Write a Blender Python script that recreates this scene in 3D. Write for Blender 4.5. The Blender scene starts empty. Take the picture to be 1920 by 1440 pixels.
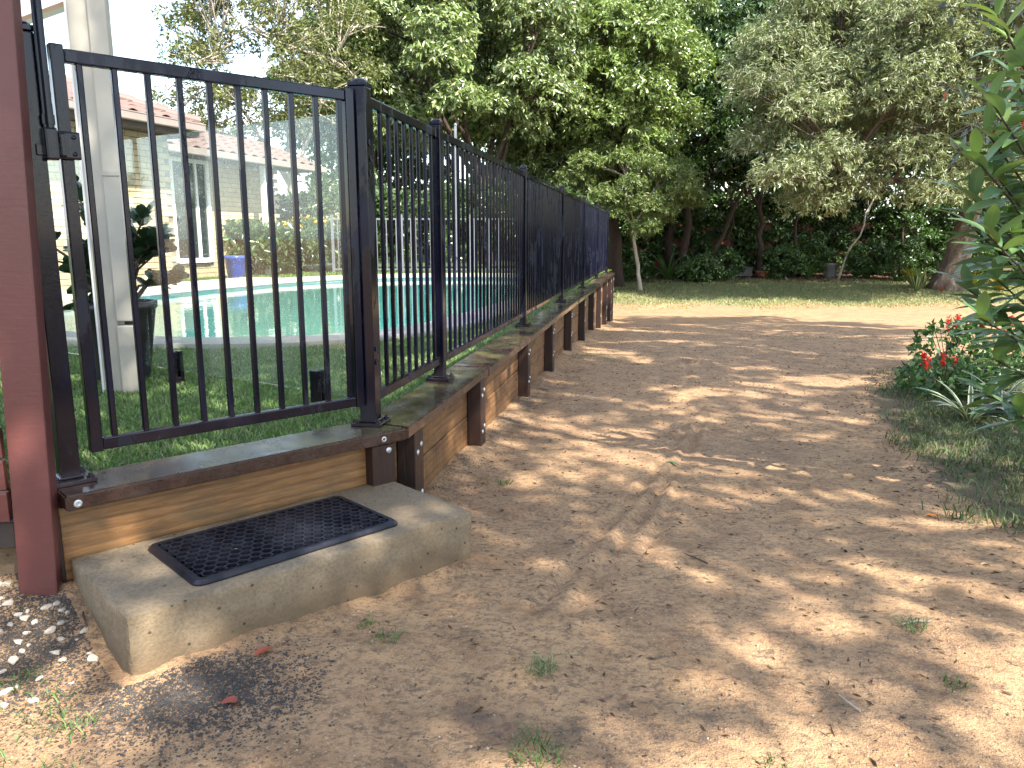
import bpy, bmesh, math, random
import numpy as np
from mathutils import Vector, Matrix
R = math.radians
random.seed(7); rng = np.random.default_rng(7)
scene = bpy.context.scene
COL = scene.collection

# ------------------------------------------------------------------ camera
CAM_H = 0.6985
cam_d = bpy.data.cameras.new('camera'); cam = bpy.data.objects.new('camera', cam_d); COL.objects.link(cam)
cam_d.sensor_width = 36; cam_d.lens = 36 * 1450 / 1920
cam_d.clip_start = 0.05; cam_d.clip_end = 2000
cam.location = (0, 0, CAM_H)
cam.rotation_euler = (R(90) - 0.1873, 0, 0)
scene.camera = cam
# ------------------------------------------------------------------ sky, sun, exposure
SUN_EL = R(47); SUN_H = Vector((0.64, -0.77)).normalized()
world = bpy.data.worlds.new('World'); scene.world = world; world.use_nodes = True
wn = world.node_tree.nodes; wl = world.node_tree.links
wn.clear()
w_out = wn.new('ShaderNodeOutputWorld'); w_bg = wn.new('ShaderNodeBackground')
w_sky = wn.new('ShaderNodeTexSky'); w_sky.sky_type = 'NISHITA'; w_sky.sun_disc = False
w_sky.sun_elevation = SUN_EL; w_sky.sun_rotation = math.atan2(SUN_H.x, SUN_H.y)
w_sky.air_density = 1.2; w_sky.dust_density = 1.0
w_tc = wn.new('ShaderNodeTexCoord'); w_map = wn.new('ShaderNodeMapping'); w_map.inputs['Scale'].default_value = (1, 1, 2.2)
w_no = wn.new('ShaderNodeTexNoise'); w_no.inputs['Scale'].default_value = 3.0; w_no.inputs['Detail'].default_value = 7; w_no.inputs['Roughness'].default_value = 0.58
w_ra = wn.new('ShaderNodeValToRGB'); w_ra.color_ramp.elements[0].position = 0.42; w_ra.color_ramp.elements[1].position = 0.70
w_mix = wn.new('ShaderNodeMix'); w_mix.data_type = 'RGBA'
w_mix.inputs['B'].default_value = (5.2, 5.4, 6.0, 1)
wl.new(w_tc.outputs['Generated'], w_map.inputs['Vector']); wl.new(w_map.outputs[0], w_no.inputs['Vector'])
wl.new(w_no.outputs[0], w_ra.inputs[0]); wl.new(w_ra.outputs[0], w_mix.inputs['Factor'])
wl.new(w_sky.outputs[0], w_mix.inputs['A']); wl.new(w_mix.outputs['Result'], w_bg.inputs['Color'])
w_bg.inputs['Strength'].default_value = 0.15
wl.new(w_bg.outputs[0], w_out.inputs[0])
sun_d = bpy.data.lights.new('sun', 'SUN'); sun_d.energy = 4.6; sun_d.angle = R(0.53); sun_d.color = (1.0, 0.93, 0.82)
sun = bpy.data.objects.new('sun', sun_d); COL.objects.link(sun)
to_sun = Vector((SUN_H.x * math.cos(SUN_EL), SUN_H.y * math.cos(SUN_EL), math.sin(SUN_EL)))
sun.rotation_euler = to_sun.to_track_quat('Z', 'Y').to_euler(); sun.location = (30, -15, 35)
scene.view_settings.view_transform = 'Standard'; scene.view_settings.look = 'None'
scene.view_settings.exposure = 1.85; scene.view_settings.gamma = 1.0
scene.render.engine = 'CYCLES'
scene.cycles.transparent_max_bounces = 10
scene.cycles.max_bounces = 5; scene.cycles.diffuse_bounces = 3; scene.cycles.glossy_bounces = 3

# ------------------------------------------------------------------ layout frames (fence corner, fence line, gate line)
CX, CY = -0.5384, 2.8774
FA = 0.188; GA = -2.3263
FD = np.array([math.sin(FA), math.cos(FA)]); FN = np.array([math.cos(FA), -math.sin(FA)])
GD = np.array([math.sin(GA), math.cos(GA)]); GN = np.array([-GD[1], GD[0]])
F_ROT = math.atan2(FD[1], FD[0]); G_ROT = math.atan2(GD[1], GD[0])
def fpt(s, n, z=0.0): return Vector((CX + FD[0]*s + FN[0]*n, CY + FD[1]*s + FN[1]*n, z))
def gpt(s, t, z=0.0): return Vector((CX + GD[0]*s + GN[0]*t, CY + GD[1]*s + GN[1]*t, z))
FENCE_END = 0.9577 + 2.4 * 5

# ------------------------------------------------------------------ helpers: objects and tags
def link(o, parent=None):
    COL.objects.link(o)
    if parent is not None: o.parent = parent
    return o
def tag(o, label=None, cat=None, group=None, kind=None):
    if label: o['label'] = label
    if cat: o['category'] = cat
    if group: o['group'] = group
    if kind: o['kind'] = kind
    return o
def empty(name, loc=(0, 0, 0), rz=0.0):
    o = bpy.data.objects.new(name, None); o.empty_display_size = 0.1
    o.location = loc; o.rotation_euler = (0, 0, rz)
    return link(o)
def inst(name, me, parent=None, loc=(0, 0, 0), rot=(0, 0, 0), scale=None):
    o = bpy.data.objects.new(name, me); o.location = loc; o.rotation_euler = rot
    if scale is not None: o.scale = scale
    return link(o, parent)
def copy_tree(o, parent=None):
    c = o.copy(); COL.objects.link(c); c.parent = parent
    for ch in list(o.children): copy_tree(ch, c)
    return c

class MB:
    """collects boxes, tubes and lathes into one mesh"""
    def __init__(s): s.v = []; s.f = []
    def add(s, vs, fs):
        k = len(s.v); s.v += [tuple(p) for p in vs]; s.f += [tuple(i + k for i in f) for f in fs]; return s
    def box(s, c, size, rz=0.0, bev=0.0, taper=None):
        hx, hy, hz = size[0]/2, size[1]/2, size[2]/2
        bm = bmesh.new(); bmesh.ops.create_cube(bm, size=1.0)
        for v in bm.verts: v.co = Vector((v.co.x*hx*2, v.co.y*hy*2, v.co.z*hz*2))
        if bev > 0: bmesh.ops.bevel(bm, geom=bm.edges[:], offset=bev, segments=1 if bev < .004 else 2, affect='EDGES', profile=0.6)
        m = Matrix.Rotation(rz, 3, 'Z'); c = Vector(c)
        bm.verts.index_update()
        s.add([c + m @ v.co for v in bm.verts], [[v.index for v in f.verts] for f in bm.faces]); bm.free(); return s
    def tube(s, pts, rad, n=6, cap=True):
        pts = [Vector(p) for p in pts]; m = len(pts)
        if not hasattr(rad, '__len__'): rad = [rad]*m
        vs = []; prev = None
        for i, p in enumerate(pts):
            t = (pts[min(i+1, m-1)] - pts[max(i-1, 0)])
            t = t.normalized() if t.length > 1e-9 else Vector((0, 0, 1))
            if prev is None:
                a = t.orthogonal().normalized()
            else:
                a = prev - t * prev.dot(t)
                a = a.normalized() if a.length > 1e-6 else t.orthogonal().normalized()
            prev = a; b = t.cross(a)
            for k in range(n):
                q = 2*math.pi*k/n; vs.append(p + (a*math.cos(q) + b*math.sin(q))*rad[i])
        fs = [(i*n + k, i*n + (k+1) % n, (i+1)*n + (k+1) % n, (i+1)*n + k) for i in range(m-1) for k in range(n)]
        if cap: fs += [tuple(range(n-1, -1, -1)), tuple((m-1)*n + k for k in range(n))]
        return s.add(vs, fs)
    def lathe(s, prof, n=20, c=(0, 0, 0)):
        vs = [(c[0] + r*math.cos(2*math.pi*k/n), c[1] + r*math.sin(2*math.pi*k/n), c[2] + z) for r, z in prof for k in range(n)]
        m = len(prof)
        fs = [(i*n + k, i*n + (k+1) % n, (i+1)*n + (k+1) % n, (i+1)*n + k) for i in range(m-1) for k in range(n)]
        fs += [tuple(range(n-1, -1, -1)), tuple((m-1)*n + k for k in range(n))]
        return s.add(vs, fs)
    def prism(s, poly, z0, z1):
        n = len(poly)
        vs = [(p[0], p[1], z0) for p in poly] + [(p[0], p[1], z1) for p in poly]
        fs = [tuple(range(n-1, -1, -1)), tuple(range(n, 2*n))] + [(k, (k+1) % n, n + (k+1) % n, n + k) for k in range(n)]
        return s.add(vs, fs)
    def mesh(s, name, mat=None, smooth=False):
        me = bpy.data.meshes.new(name); me.from_pydata(s.v, [], s.f); me.update()
        if mat: me.materials.append(mat)
        if smooth: me.polygons.foreach_set('use_smooth', [True]*len(me.polygons))
        return me
    def build(s, name, mat=None, parent=None, loc=(0, 0, 0), rz=0.0, smooth=False):
        return inst(name, s.mesh(name, mat, smooth), parent, loc, (0, 0, rz))

def np_mesh(name, V, F, mat=None, col=None, smooth=False):
    """V (n,3), F (m,k) with k 3 or 4; col (n,3) stored as point colour 'col'"""
    me = bpy.data.meshes.new(name); n = len(V); m, k = F.shape
    me.vertices.add(n); me.vertices.foreach_set('co', np.ascontiguousarray(V, dtype=np.float32).ravel())
    me.loops.add(m*k); me.loops.foreach_set('vertex_index', np.ascontiguousarray(F, dtype=np.int32).ravel())
    me.polygons.add(m); me.polygons.foreach_set('loop_start', np.arange(0, m*k, k, dtype=np.int32))
    me.polygons.foreach_set('loop_total', np.full(m, k, dtype=np.int32))
    if smooth: me.polygons.foreach_set('use_smooth', np.ones(m, dtype=bool))
    me.update(calc_edges=True)
    if col is not None:
        a = me.color_attributes.new('col', 'FLOAT_COLOR', 'POINT')
        c4 = np.ones((n, 4), dtype=np.float32); c4[:, :col.shape[1]] = col
        a.data.foreach_set('color', c4.ravel())
    if mat: me.materials.append(mat)
    return me

# ------------------------------------------------------------------ helpers: materials
class NT:
    def __init__(s, name):
        s.m = bpy.data.materials.new(name); s.m.use_nodes = True
        s.t = s.m.node_tree; s.t.nodes.clear()
        s.out = s.t.nodes.new('ShaderNodeOutputMaterial'); s.b = s.t.nodes.new('ShaderNodeBsdfPrincipled')
        s.link(s.b.outputs[0], s.out.inputs['Surface'])
    def n(s, typ, **kw):
        nd = s.t.nodes.new('ShaderNode' + typ)
        for k, v in kw.items():
            if k in nd.inputs: s.put(nd.inputs[k], v)
            else: setattr(nd, k, v)
        return nd
    def put(s, sock, v):
        if hasattr(v, 'links') or isinstance(v, bpy.types.NodeSocket): s.link(v, sock)
        else: sock.default_value = v
    def link(s, a, b): s.t.links.new(a, b)
    def coord(s, kind='Object', scale=(1, 1, 1), rnd=0.0):
        if kind == 'Position': o = s.n('NewGeometry').outputs['Position']
        else: o = s.n('TexCoord').outputs[kind]
        if rnd:
            r = s.n('ObjectInfo').outputs['Random']
            o = s.n('VectorMath', operation='ADD').outputs[0] if False else s._addr(o, r, rnd)
        return s.n('Mapping', Vector=o, Scale=scale).outputs[0]
    def _addr(s, o, r, k):
        mu = s.n('Math', operation='MULTIPLY'); s.link(r, mu.inputs[0]); mu.inputs[1].default_value = k
        va = s.n('VectorMath', operation='ADD'); s.link(o, va.inputs[0]); s.link(mu.outputs[0], va.inputs[1]); return va.outputs[0]
    def noise(s, vec, scale, detail=4, rough=0.55, dist=0.0):
        return s.n('TexNoise', Vector=vec, Scale=scale, Detail=detail, Roughness=rough, Distortion=dist).outputs[0]
    def ramp(s, fac, stops):
        r = s.n('ValToRGB'); s.link(fac, r.inputs[0]); e = r.color_ramp.elements
        while len(e) < len(stops): e.new(0.5)
        for i, (p, c) in enumerate(stops):
            e[i].position = p; e[i].color = (c, c, c, 1) if not hasattr(c, '__len__') else (*c, 1)
        return r.outputs[0]
    def mix(s, fac, a, b, mode='MIX'):
        m = s.n('Mix', data_type='RGBA', blend_type=mode)
        for sk, v in (('Factor', fac), ('A', a), ('B', b)):
            if isinstance(v, tuple) and len(v) == 3: v = (*v, 1)
            tgt = m.inputs[sk] if sk == 'Factor' else [i for i in m.inputs if i.name == sk and i.type == 'RGBA'][0]
            s.put(tgt, v)
        return [o for o in m.outputs if o.type == 'RGBA'][0]
    def bump(s, h, strength=0.3, dist=0.01):
        b = s.n('Bump', Strength=strength, Distance=dist); s.link(h, b.inputs['Height']); s.link(b.outputs[0], s.b.inputs['Normal']); return b
    def set(s, **kw):
        for k, v in kw.items():
            key = {'color': 'Base Color', 'rough': 'Roughness', 'metal': 'Metallic', 'spec': 'Specular IOR Level', 'coat': 'Coat Weight'}.get(k, k)
            if isinstance(v, tuple) and len(v) == 3: v = (*v, 1)
            s.put(s.b.inputs[key], v)
        return s

def mat_noise(name, c1, c2, scale=6, rough=(0.5, 0.8), bump=0.2, bscale=60, bdist=0.004, kind='Object', stretch=(1, 1, 1), spec=0.5, metal=0.0, rnd=3.0, c3=None, c3r=(0.6, 0.75)):
    t = NT(name); v = t.coord(kind, stretch, rnd)
    f = t.noise(v, scale, 6, 0.6)
    col = t.mix(t.ramp(f, [(0.3, 0.0), (0.7, 1.0)]), c1, c2)
    if c3:
        g = t.noise(v, scale*0.6, 5, 0.65, 0.4); col = t.mix(t.ramp(g, [(c3r[0], 0.0), (c3r[1], 1.0)]), col, c3)
    t.set(color=col, rough=t.ramp(f, [(0.25, rough[0]), (0.75, rough[1])]), spec=spec, metal=metal)
    if bump: t.bump(t.noise(v, bscale, 4, 0.6), bump, bdist)
    return t.m

M = {}
def m_black():
    t = NT('black_powder_coat'); v = t.coord('Position')
    st = t.noise(t.coord('Position', (1, 1, 0.12)), 16, 5, 0.6, 0.3)
    drops = t.n('TexVoronoi', Vector=v, Scale=290).outputs['Distance']
    dry = t.ramp(t.noise(t.coord('Position', (1, 1, 0.30)), 7.5, 6, 0.62, 0.5), [(0.53, 0.0), (0.58, 1.0)])
    col = t.mix(dry, t.mix(st, (0.002, 0.0025, 0.008), (0.004, 0.005, 0.015)), (0.006, 0.008, 0.019))
    zz = t.n('SeparateXYZ', Vector=t.n('NewGeometry').outputs['Position']).outputs['Z']
    dust = t.n('Math', operation='MULTIPLY'); t.link(t.ramp(zz, [(0.0, 0.30), (0.16, 0.0)]), dust.inputs[0]); t.link(t.noise(v, 30, 4), dust.inputs[1])
    t.set(color=t.mix(dust.outputs[0], col, (0.10, 0.065, 0.040)), rough=t.ramp(dry, [(0.0, 0.10), (1.0, 0.42)]), spec=0.28)
    t.bump(t.ramp(drops, [(0.0, 1.0), (0.42, 0.0)]), 0.14, 0.0010); return t.m
M['black'] = m_black()
def m_wood(name, c1, c2, c3, rough, scale=(1.2, 14, 14), sawn=0.35, upright=False):
    t = NT(name); v = t.coord('Object', scale, 11.0)
    g = t.noise(v, 6.0, 8, 0.74, 1.2); g2 = t.noise(t.coord('Object', (0.9, 2.2, 2.2), 7.0), 3.2, 4, 0.55, 0.5)
    wv = t.n('TexWave', Vector=t.coord('Object', (1, 1, 0.07) if upright else (0.07, 1, 1), 9.0), Scale=9.0, Distortion=7.0, Detail=3.0, **{'Detail Scale': 1.4, 'Detail Roughness': 0.6})
    wv.bands_direction = 'X' if upright else 'Z'; wf = wv.outputs['Fac']
    col = t.mix(t.ramp(g, [(0.28, 0.0), (0.72, 1.0)]), c1, c2)
    col = t.mix(t.ramp(wf, [(0.0, 0.45), (0.35, 0.0)]), col, tuple(x*0.55 for x in c1))
    col = t.mix(t.ramp(g2, [(0.50, 0.0), (0.74, 0.85)]), col, c3)
    kn = t.n('TexVoronoi', Vector=t.coord('Object', (2.2, 1, 6) if not upright else (6, 1, 2.2), 13.0), Scale=1.0).outputs['Distance']
    col = t.mix(t.ramp(kn, [(0.045, 0.95), (0.085, 0.0)]), col, tuple(x*0.3 for x in c1))
    saw = t.noise(t.coord('Object', (26, 0.6, 0.6), 5.0), 6, 3, 0.6)
    t.set(color=t.mix(t.ramp(saw, [(0.52, 0.0), (0.75, sawn)]), col, tuple(x*0.35 for x in c1)), rough=t.ramp(g2, [(0.3, rough[0]), (0.7, rough[1])]), spec=0.45)
    t.bump(t.mix(0.3, g, wf), 0.45, 0.004); return t.m
M['sleeper'] = m_wood('treated_pine_sleeper', (0.105, 0.046, 0.017), (0.260, 0.135, 0.050), (0.055, 0.027, 0.013), (0.5, 0.8), sawn=0.9)
M['sleeper_front'] = m_wood('wet_pine_sleeper', (0.105, 0.045, 0.015), (0.290, 0.150, 0.052), (0.085, 0.062, 0.029), (0.35, 0.7), scale=(0.9, 11, 11), sawn=0.0)
M['upright'] = m_wood('dark_red_hardwood', (0.013, 0.007, 0.005), (0.040, 0.016, 0.011), (0.008, 0.005, 0.004), (0.35, 0.65), scale=(14, 14, 1.2), sawn=0.0, upright=True)
def m_cap():
    t = NT('wet_capping_timber'); v = t.coord('Object', (1.1, 13, 13), 5)
    g = t.noise(v, 5, 7, 0.65, 0.5); p = t.coord('Position')
    alg = t.ramp(t.noise(p, 3.4, 5, 0.6, 0.3), [(0.46, 0.0), (0.64, 0.75)])
    wood = t.mix(t.ramp(g, [(0.3, 0.0), (0.7, 1.0)]), (0.018, 0.011, 0.010), (0.055, 0.028, 0.020))
    nz = t.n('SeparateXYZ', Vector=t.n('NewGeometry').outputs['Normal']).outputs['Z']
    top = t.n('Math', operation='MULTIPLY'); t.link(alg, top.inputs[0]); t.link(t.ramp(nz, [(0.6, 0.0), (0.9, 1.0)]), top.inputs[1])
    t.set(color=t.mix(top.outputs[0], wood, (0.120, 0.105, 0.040)), rough=t.ramp(t.noise(p, 9, 4), [(0.35, 0.10), (0.68, 0.34)]), spec=0.8)
    t.bump(t.noise(p, 90, 3), 0.08, 0.002); return t.m
M['cap'] = m_cap()
M['galv'] = mat_noise('galvanised_steel', (0.42, 0.43, 0.44), (0.58, 0.59, 0.60), 30, (0.35, 0.55), 0.1, metal=0.85)
def m_concrete():
    t = NT('cast_concrete'); p = t.coord('Object')
    a = t.noise(p, 3.0, 6, 0.6); b = t.noise(p, 26, 5, 0.65)
    col = t.mix(t.ramp(a, [(0.3, 0.0), (0.7, 1.0)]), (0.160, 0.118, 0.072), (0.265, 0.208, 0.140))
    col = t.mix(t.ramp(b, [(0.35, 0.5), (0.6, 0.0)]), col, (0.17, 0.135, 0.09))
    lay = t.noise(t.coord('Object', (0.5, 0.5, 9)), 3.5, 4, 0.6)
    col = t.mix(t.ramp(lay, [(0.50, 0.0), (0.70, 0.55)]), col, (0.155, 0.115, 0.068))
    oz = t.n('SeparateXYZ', Vector=t.n('TexCoord').outputs['Object']).outputs['Z']; mud = t.n('Math', operation='ADD'); t.link(oz, mud.inputs[0]); sc_ = t.n('Math', operation='MULTIPLY'); t.link(t.noise(p, 7, 5, 0.6), sc_.inputs[0]); sc_.inputs[1].default_value = -0.16; t.link(sc_.outputs[0], mud.inputs[1])
    col = t.mix(t.ramp(t.n('MapRange', Value=mud.outputs[0], **{'From Min': -0.06, 'From Max': 0.015}).outputs[0], [(0.0, 0.75), (1.0, 0.0)]), col, (0.120, 0.080, 0.045))
    pv = t.n('TexVoronoi', Vector=t.coord('Object'), Scale=34); pits = pv.outputs['Distance']; ph_ = t.n('SeparateColor', Color=pv.outputs['Color']).outputs[0]
    hole = t.n('Math', operation='MULTIPLY'); t.link(t.ramp(pits, [(0.10, 1.0), (0.19, 0.0)]), hole.inputs[0]); t.link(t.ramp(ph_, [(0.60, 0.0), (0.66, 1.0)]), hole.inputs[1])
    col = t.mix(hole.outputs[0], col, (0.045, 0.034, 0.022))
    col = t.mix(t.ramp(t.noise(p, 110, 3, 0.7), [(0.40, 0.45), (0.55, 0.0)]), col, (0.10, 0.075, 0.046))
    t.set(color=col, rough=0.86, spec=0.3)
    h = t.mix(0.5, b, t.ramp(pits, [(0.05, 0.0), (0.16, 1.0)]), 'MULTIPLY'); h = t.mix(0.4, h, t.noise(p, 150, 3, 0.7)); t.bump(h, 0.8, 0.008); return t.m
M['concrete'] = m_concrete()
M['rubber'] = mat_noise('black_rubber', (0.004, 0.005, 0.010), (0.010, 0.012, 0.020), 14, (0.28, 0.5), 0.1, 120, 0.001, rnd=0)
def m_redpaint():
    t = NT('red_oxide_paint'); p = t.coord('Object', (1, 1, 1), 4)
    a = t.noise(p, 5, 5, 0.6); sw = t.noise(t.coord('Object', (7, 7, 60), 4), 2.0, 4, 0.6, 0.4)
    t.set(color=t.mix(a, (0.085, 0.026, 0.024), (0.120, 0.040, 0.037)), rough=t.ramp(a, [(0.3, 0.32), (0.7, 0.5)]), spec=0.45)
    h = t.mix(0.6, sw, t.noise(p, 45, 3)); t.bump(h, 0.3, 0.004); return t.m
M['redpaint'] = m_redpaint()
M['darktimber'] = mat_noise('black_damp_timber', (0.016, 0.013, 0.012), (0.035, 0.028, 0.024), 9, (0.4, 0.7))
M['cream'] = mat_noise('cream_paint', (0.33, 0.31, 0.255), (0.42, 0.40, 0.335), 3.5, (0.35, 0.55), 0.08, 40, 0.003, c3=(0.26, 0.235, 0.17), c3r=(0.58, 0.85))
M['white'] = mat_noise('white_paint', (0.70, 0.70, 0.69), (0.80, 0.80, 0.79), 4, (0.35, 0.5), 0.05)
M['soffit'] = mat_noise('brown_soffit', (0.060, 0.040, 0.030), (0.09, 0.062, 0.048), 5, (0.5, 0.7))
M['gutter'] = mat_noise('taupe_gutter', (0.20, 0.165, 0.145), (0.26, 0.215, 0.19), 4, (0.35, 0.5), 0.03)
M['brick'] = mat_noise('cream_brick', (0.34, 0.265, 0.155), (0.45, 0.365, 0.235), 7, (0.75, 0.9), 0.4, 60, 0.006, rnd=20)
M['mortar'] = mat_noise('grey_mortar', (0.17, 0.14, 0.105), (0.23, 0.195, 0.15), 20, (0.85, 0.95), 0.3)
M['tile'] = mat_noise('pink_brown_roof_tile', (0.120, 0.074, 0.062), (0.170, 0.108, 0.092), 4, (0.55, 0.8), 0.2, 40, 0.004, rnd=20, c3=(0.10, 0.075, 0.068))
M['redbrick'] = mat_noise('red_brick', (0.19, 0.052, 0.032), (0.26, 0.085, 0.052), 9, (0.7, 0.9), 0.3, rnd=20)
M['bluepot'] = mat_noise('blue_glaze', (0.018, 0.050, 0.28), (0.035, 0.085, 0.40), 5, (0.12, 0.25), 0.03)
M['darkpot'] = mat_noise('black_pot', (0.012, 0.012, 0.014), (0.026, 0.026, 0.030), 8, (0.35, 0.5), 0.05)
M['greypot'] = mat_noise('grey_pot', (0.17, 0.17, 0.17), (0.25, 0.25, 0.25), 8, (0.6, 0.8), 0.2)
M['terracotta'] = mat_noise('terracotta', (0.28, 0.085, 0.045), (0.36, 0.13, 0.07), 8, (0.7, 0.9), 0.2)
M['silver'] = mat_noise('silver_fence_paint', (0.13, 0.14, 0.16), (0.18, 0.19, 0.21), 6, (0.35, 0.5), 0.03, metal=0.2)
M['coping'] = mat_noise('pale_pool_coping', (0.34, 0.315, 0.275), (0.43, 0.40, 0.35), 5, (0.7, 0.9), 0.3, 60, 0.004, kind='Position')
M['stone'] = mat_noise('white_quartz_pebble', (0.34, 0.29, 0.215), (0.56, 0.53, 0.47), 30, (0.6, 0.85), 0.3, 90, 0.003, rnd=30, c3=(0.33, 0.21, 0.11), c3r=(0.5, 0.66))
M['darkstone'] = mat_noise('blue_metal_gravel', (0.020, 0.018, 0.017), (0.075, 0.068, 0.062), 60, (0.7, 0.9), 0.3, kind='Position')
M['bark'] = mat_noise('rough_grey_brown_bark', (0.085, 0.060, 0.045), (0.20, 0.155, 0.120), 5, (0.85, 0.95), 0.9, 22, 0.03, stretch=(3, 3, 0.7), kind='Position', c3=(0.05, 0.032, 0.024))
M['palebark'] = mat_noise('pale_smooth_bark', (0.30, 0.255, 0.20), (0.46, 0.41, 0.34), 5, (0.75, 0.9), 0.5, 25, 0.01, stretch=(2, 2, 0.6), kind='Position', c3=(0.17, 0.125, 0.09))
M['darkbark'] = mat_noise('dark_red_brown_bark', (0.028, 0.017, 0.012), (0.068, 0.042, 0.030), 5, (0.85, 0.95), 0.8, 18, 0.03, stretch=(3, 3, 0.7), kind='Position')
def m_leaf(name, trans=0.3, rough=0.42, spec=0.5):
    t = NT(name); at = t.n('Attribute', attribute_name='col').outputs['Color']
    t.set(color=at, rough=rough, spec=spec)
    tr = t.n('BsdfTranslucent'); t.link(t.mix(1.0, at, (1.25, 1.25, 0.55), 'MULTIPLY'), tr.inputs['Color'])
    mx = t.n('MixShader'); mx.inputs[0].default_value = trans
    t.link(t.b.outputs[0], mx.inputs[1]); t.link(tr.outputs[0], mx.inputs[2]); t.link(mx.outputs[0], t.out.inputs['Surface'])
    return t.m
M['leaf'] = m_leaf('foliage'); M['gloss_leaf'] = m_leaf('glossy_foliage', 0.24, 0.27, 0.85); M['blade'] = m_leaf('grass_blades', 0.25, 0.55, 0.3)
def m_objleaf(name, cols, pale=None, rough=0.35, trans=0.2, vein=True):
    """leaf objects: colour varies by object; u across leaf is object y"""
    t = NT(name); r = t.n('ObjectInfo').outputs['Random']
    col = t.ramp(r, [(i/(max(1, len(cols)-1)), c) for i, c in enumerate(cols)])
    yy = t.n('SeparateXYZ', Vector=t.n('UVMap').outputs[0]).outputs['Y']
    ab = t.n('Math', operation='ABSOLUTE'); t.link(yy, ab.inputs[0])
    if pale: col = t.mix(t.ramp(ab.outputs[0], [(0.50, 0.0), (0.62, 1.0)]), col, pale)
    if vein:
        w = t.n('TexWave', Vector=t.n('UVMap').outputs[0], Scale=1.6, Distortion=0.4).outputs['Fac'] if False else ab.outputs[0]
        col = t.mix(t.ramp(w, [(0.0, 0.55), (0.10, 0.0)]), col, (0.22, 0.30, 0.10))
    t.set(color=col, rough=rough, spec=0.5)
    tr = t.n('BsdfTranslucent'); t.link(t.mix(1.0, col, (1.3, 1.3, 0.5), 'MULTIPLY'), tr.inputs['Color'])
    mx = t.n('MixShader'); mx.inputs[0].default_value = trans
    t.link(t.b.outputs[0], mx.inputs[1]); t.link(tr.outputs[0], mx.inputs[2]); t.link(mx.outputs[0], t.out.inputs['Surface'])
    return t.m
def m_glass():
    t = NT('wet_pool_glass'); p = t.coord('Object')
    fc = t.n('LayerWeight', Blend=0.5).outputs['Facing']; pw_ = t.n('Math', operation='POWER'); t.link(fc, pw_.inputs[0]); pw_.inputs[1].default_value = 4.0
    ml_ = t.n('Math', operation='MULTIPLY_ADD'); t.link(pw_.outputs[0], ml_.inputs[0]); ml_.inputs[1].default_value = 0.9; ml_.inputs[2].default_value = 0.04; lw = ml_.outputs[0]
    gl = t.n('BsdfGlossy', Roughness=0.02, Color=(0.9, 0.97, 0.95, 1)); tp = t.n('BsdfTransparent', Color=(0.96, 0.985, 0.97, 1))
    m1 = t.n('MixShader'); t.link(lw, m1.inputs[0]); t.link(tp.outputs[0], m1.inputs[1]); t.link(gl.outputs[0], m1.inputs[2])
    vor = t.n('TexVoronoi', Vector=t.coord('Object', (1, 1, 0.75)), Scale=95); d = vor.outputs['Distance']
    big = t.noise(p, 2.4, 4, 0.55, 0.4); runs = t.noise(t.coord('Object', (26, 26, 0.9)), 1.5, 3, 0.55)
    dens = t.n('Math', operation='MULTIPLY'); t.link(t.ramp(big, [(0.36, 0.06), (0.64, 0.9)]), dens.inputs[0]); t.link(t.ramp(runs, [(0.35, 0.25), (0.65, 1.0)]), dens.inputs[1])
    hue = t.n('SeparateColor', Color=vor.outputs['Color']).outputs[0]
    on = t.n('Math', operation='LESS_THAN'); t.link(hue, on.inputs[0]); t.link(dens.outputs[0], on.inputs[1])
    dm = t.n('Math', operation='MULTIPLY'); t.link(t.ramp(d, [(0.16, 0.55), (0.32, 0.0)]), dm.inputs[0]); t.link(on.outputs[0], dm.inputs[1])
    film = t.n('Math', operation='MULTIPLY'); t.link(dens.outputs[0], film.inputs[0]); film.inputs[1].default_value = 0.11
    fac = t.n('Math', operation='MAXIMUM'); t.link(dm.outputs[0], fac.inputs[0]); t.link(film.outputs[0], fac.inputs[1])
    tl = t.n('BsdfTranslucent', Color=(0.80, 0.84, 0.78, 1)); df = t.n('BsdfGlossy', Color=(0.85, 0.88, 0.84, 1), Roughness=0.35); m0 = t.n('MixShader'); m0.inputs[0].default_value = 0.35
    t.link(tl.outputs[0], m0.inputs[1]); t.link(df.outputs[0], m0.inputs[2])
    m2 = t.n('MixShader'); t.link(fac.outputs[0], m2.inputs[0]); t.link(m1.outputs[0], m2.inputs[1]); t.link(m0.outputs[0], m2.inputs[2])
    t.link(m2.outputs[0], t.out.inputs['Surface']); return t.m
M['glass'] = m_glass()
def m_winglass():
    t = NT('window_glass'); t.set(color=(0.02, 0.025, 0.025), rough=0.04, spec=0.9); return t.m
M['winglass'] = m_winglass()
def m_water():
    t = NT('pool_water'); p = t.coord('Position')
    fr = t.n('Fresnel', IOR=1.33)
    bp = t.n('Bump', Strength=0.10, Distance=0.02); t.link(t.noise(p, 5.5, 3, 0.5), bp.inputs['Height'])
    t.link(bp.outputs[0], fr.inputs['Normal'])
    gl = t.n('BsdfGlossy', Roughness=0.01, Color=(1, 1, 1, 1)); t.link(bp.outputs[0], gl.inputs['Normal'])
    tp = t.n('BsdfTransparent', Color=(0.50, 0.78, 0.76, 1))
    m1 = t.n('MixShader'); t.link(fr.outputs[0], m1.inputs[0]); t.link(tp.outputs[0], m1.inputs[1]); t.link(gl.outputs[0], m1.inputs[2])
    t.link(m1.outputs[0], t.out.inputs['Surface']); return t.m
M['water'] = m_water()
M['shell'] = mat_noise('pool_plaster', (0.17, 0.34, 0.35), (0.24, 0.42, 0.42), 3, (0.6, 0.8), 0.1, kind='Position')
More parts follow.
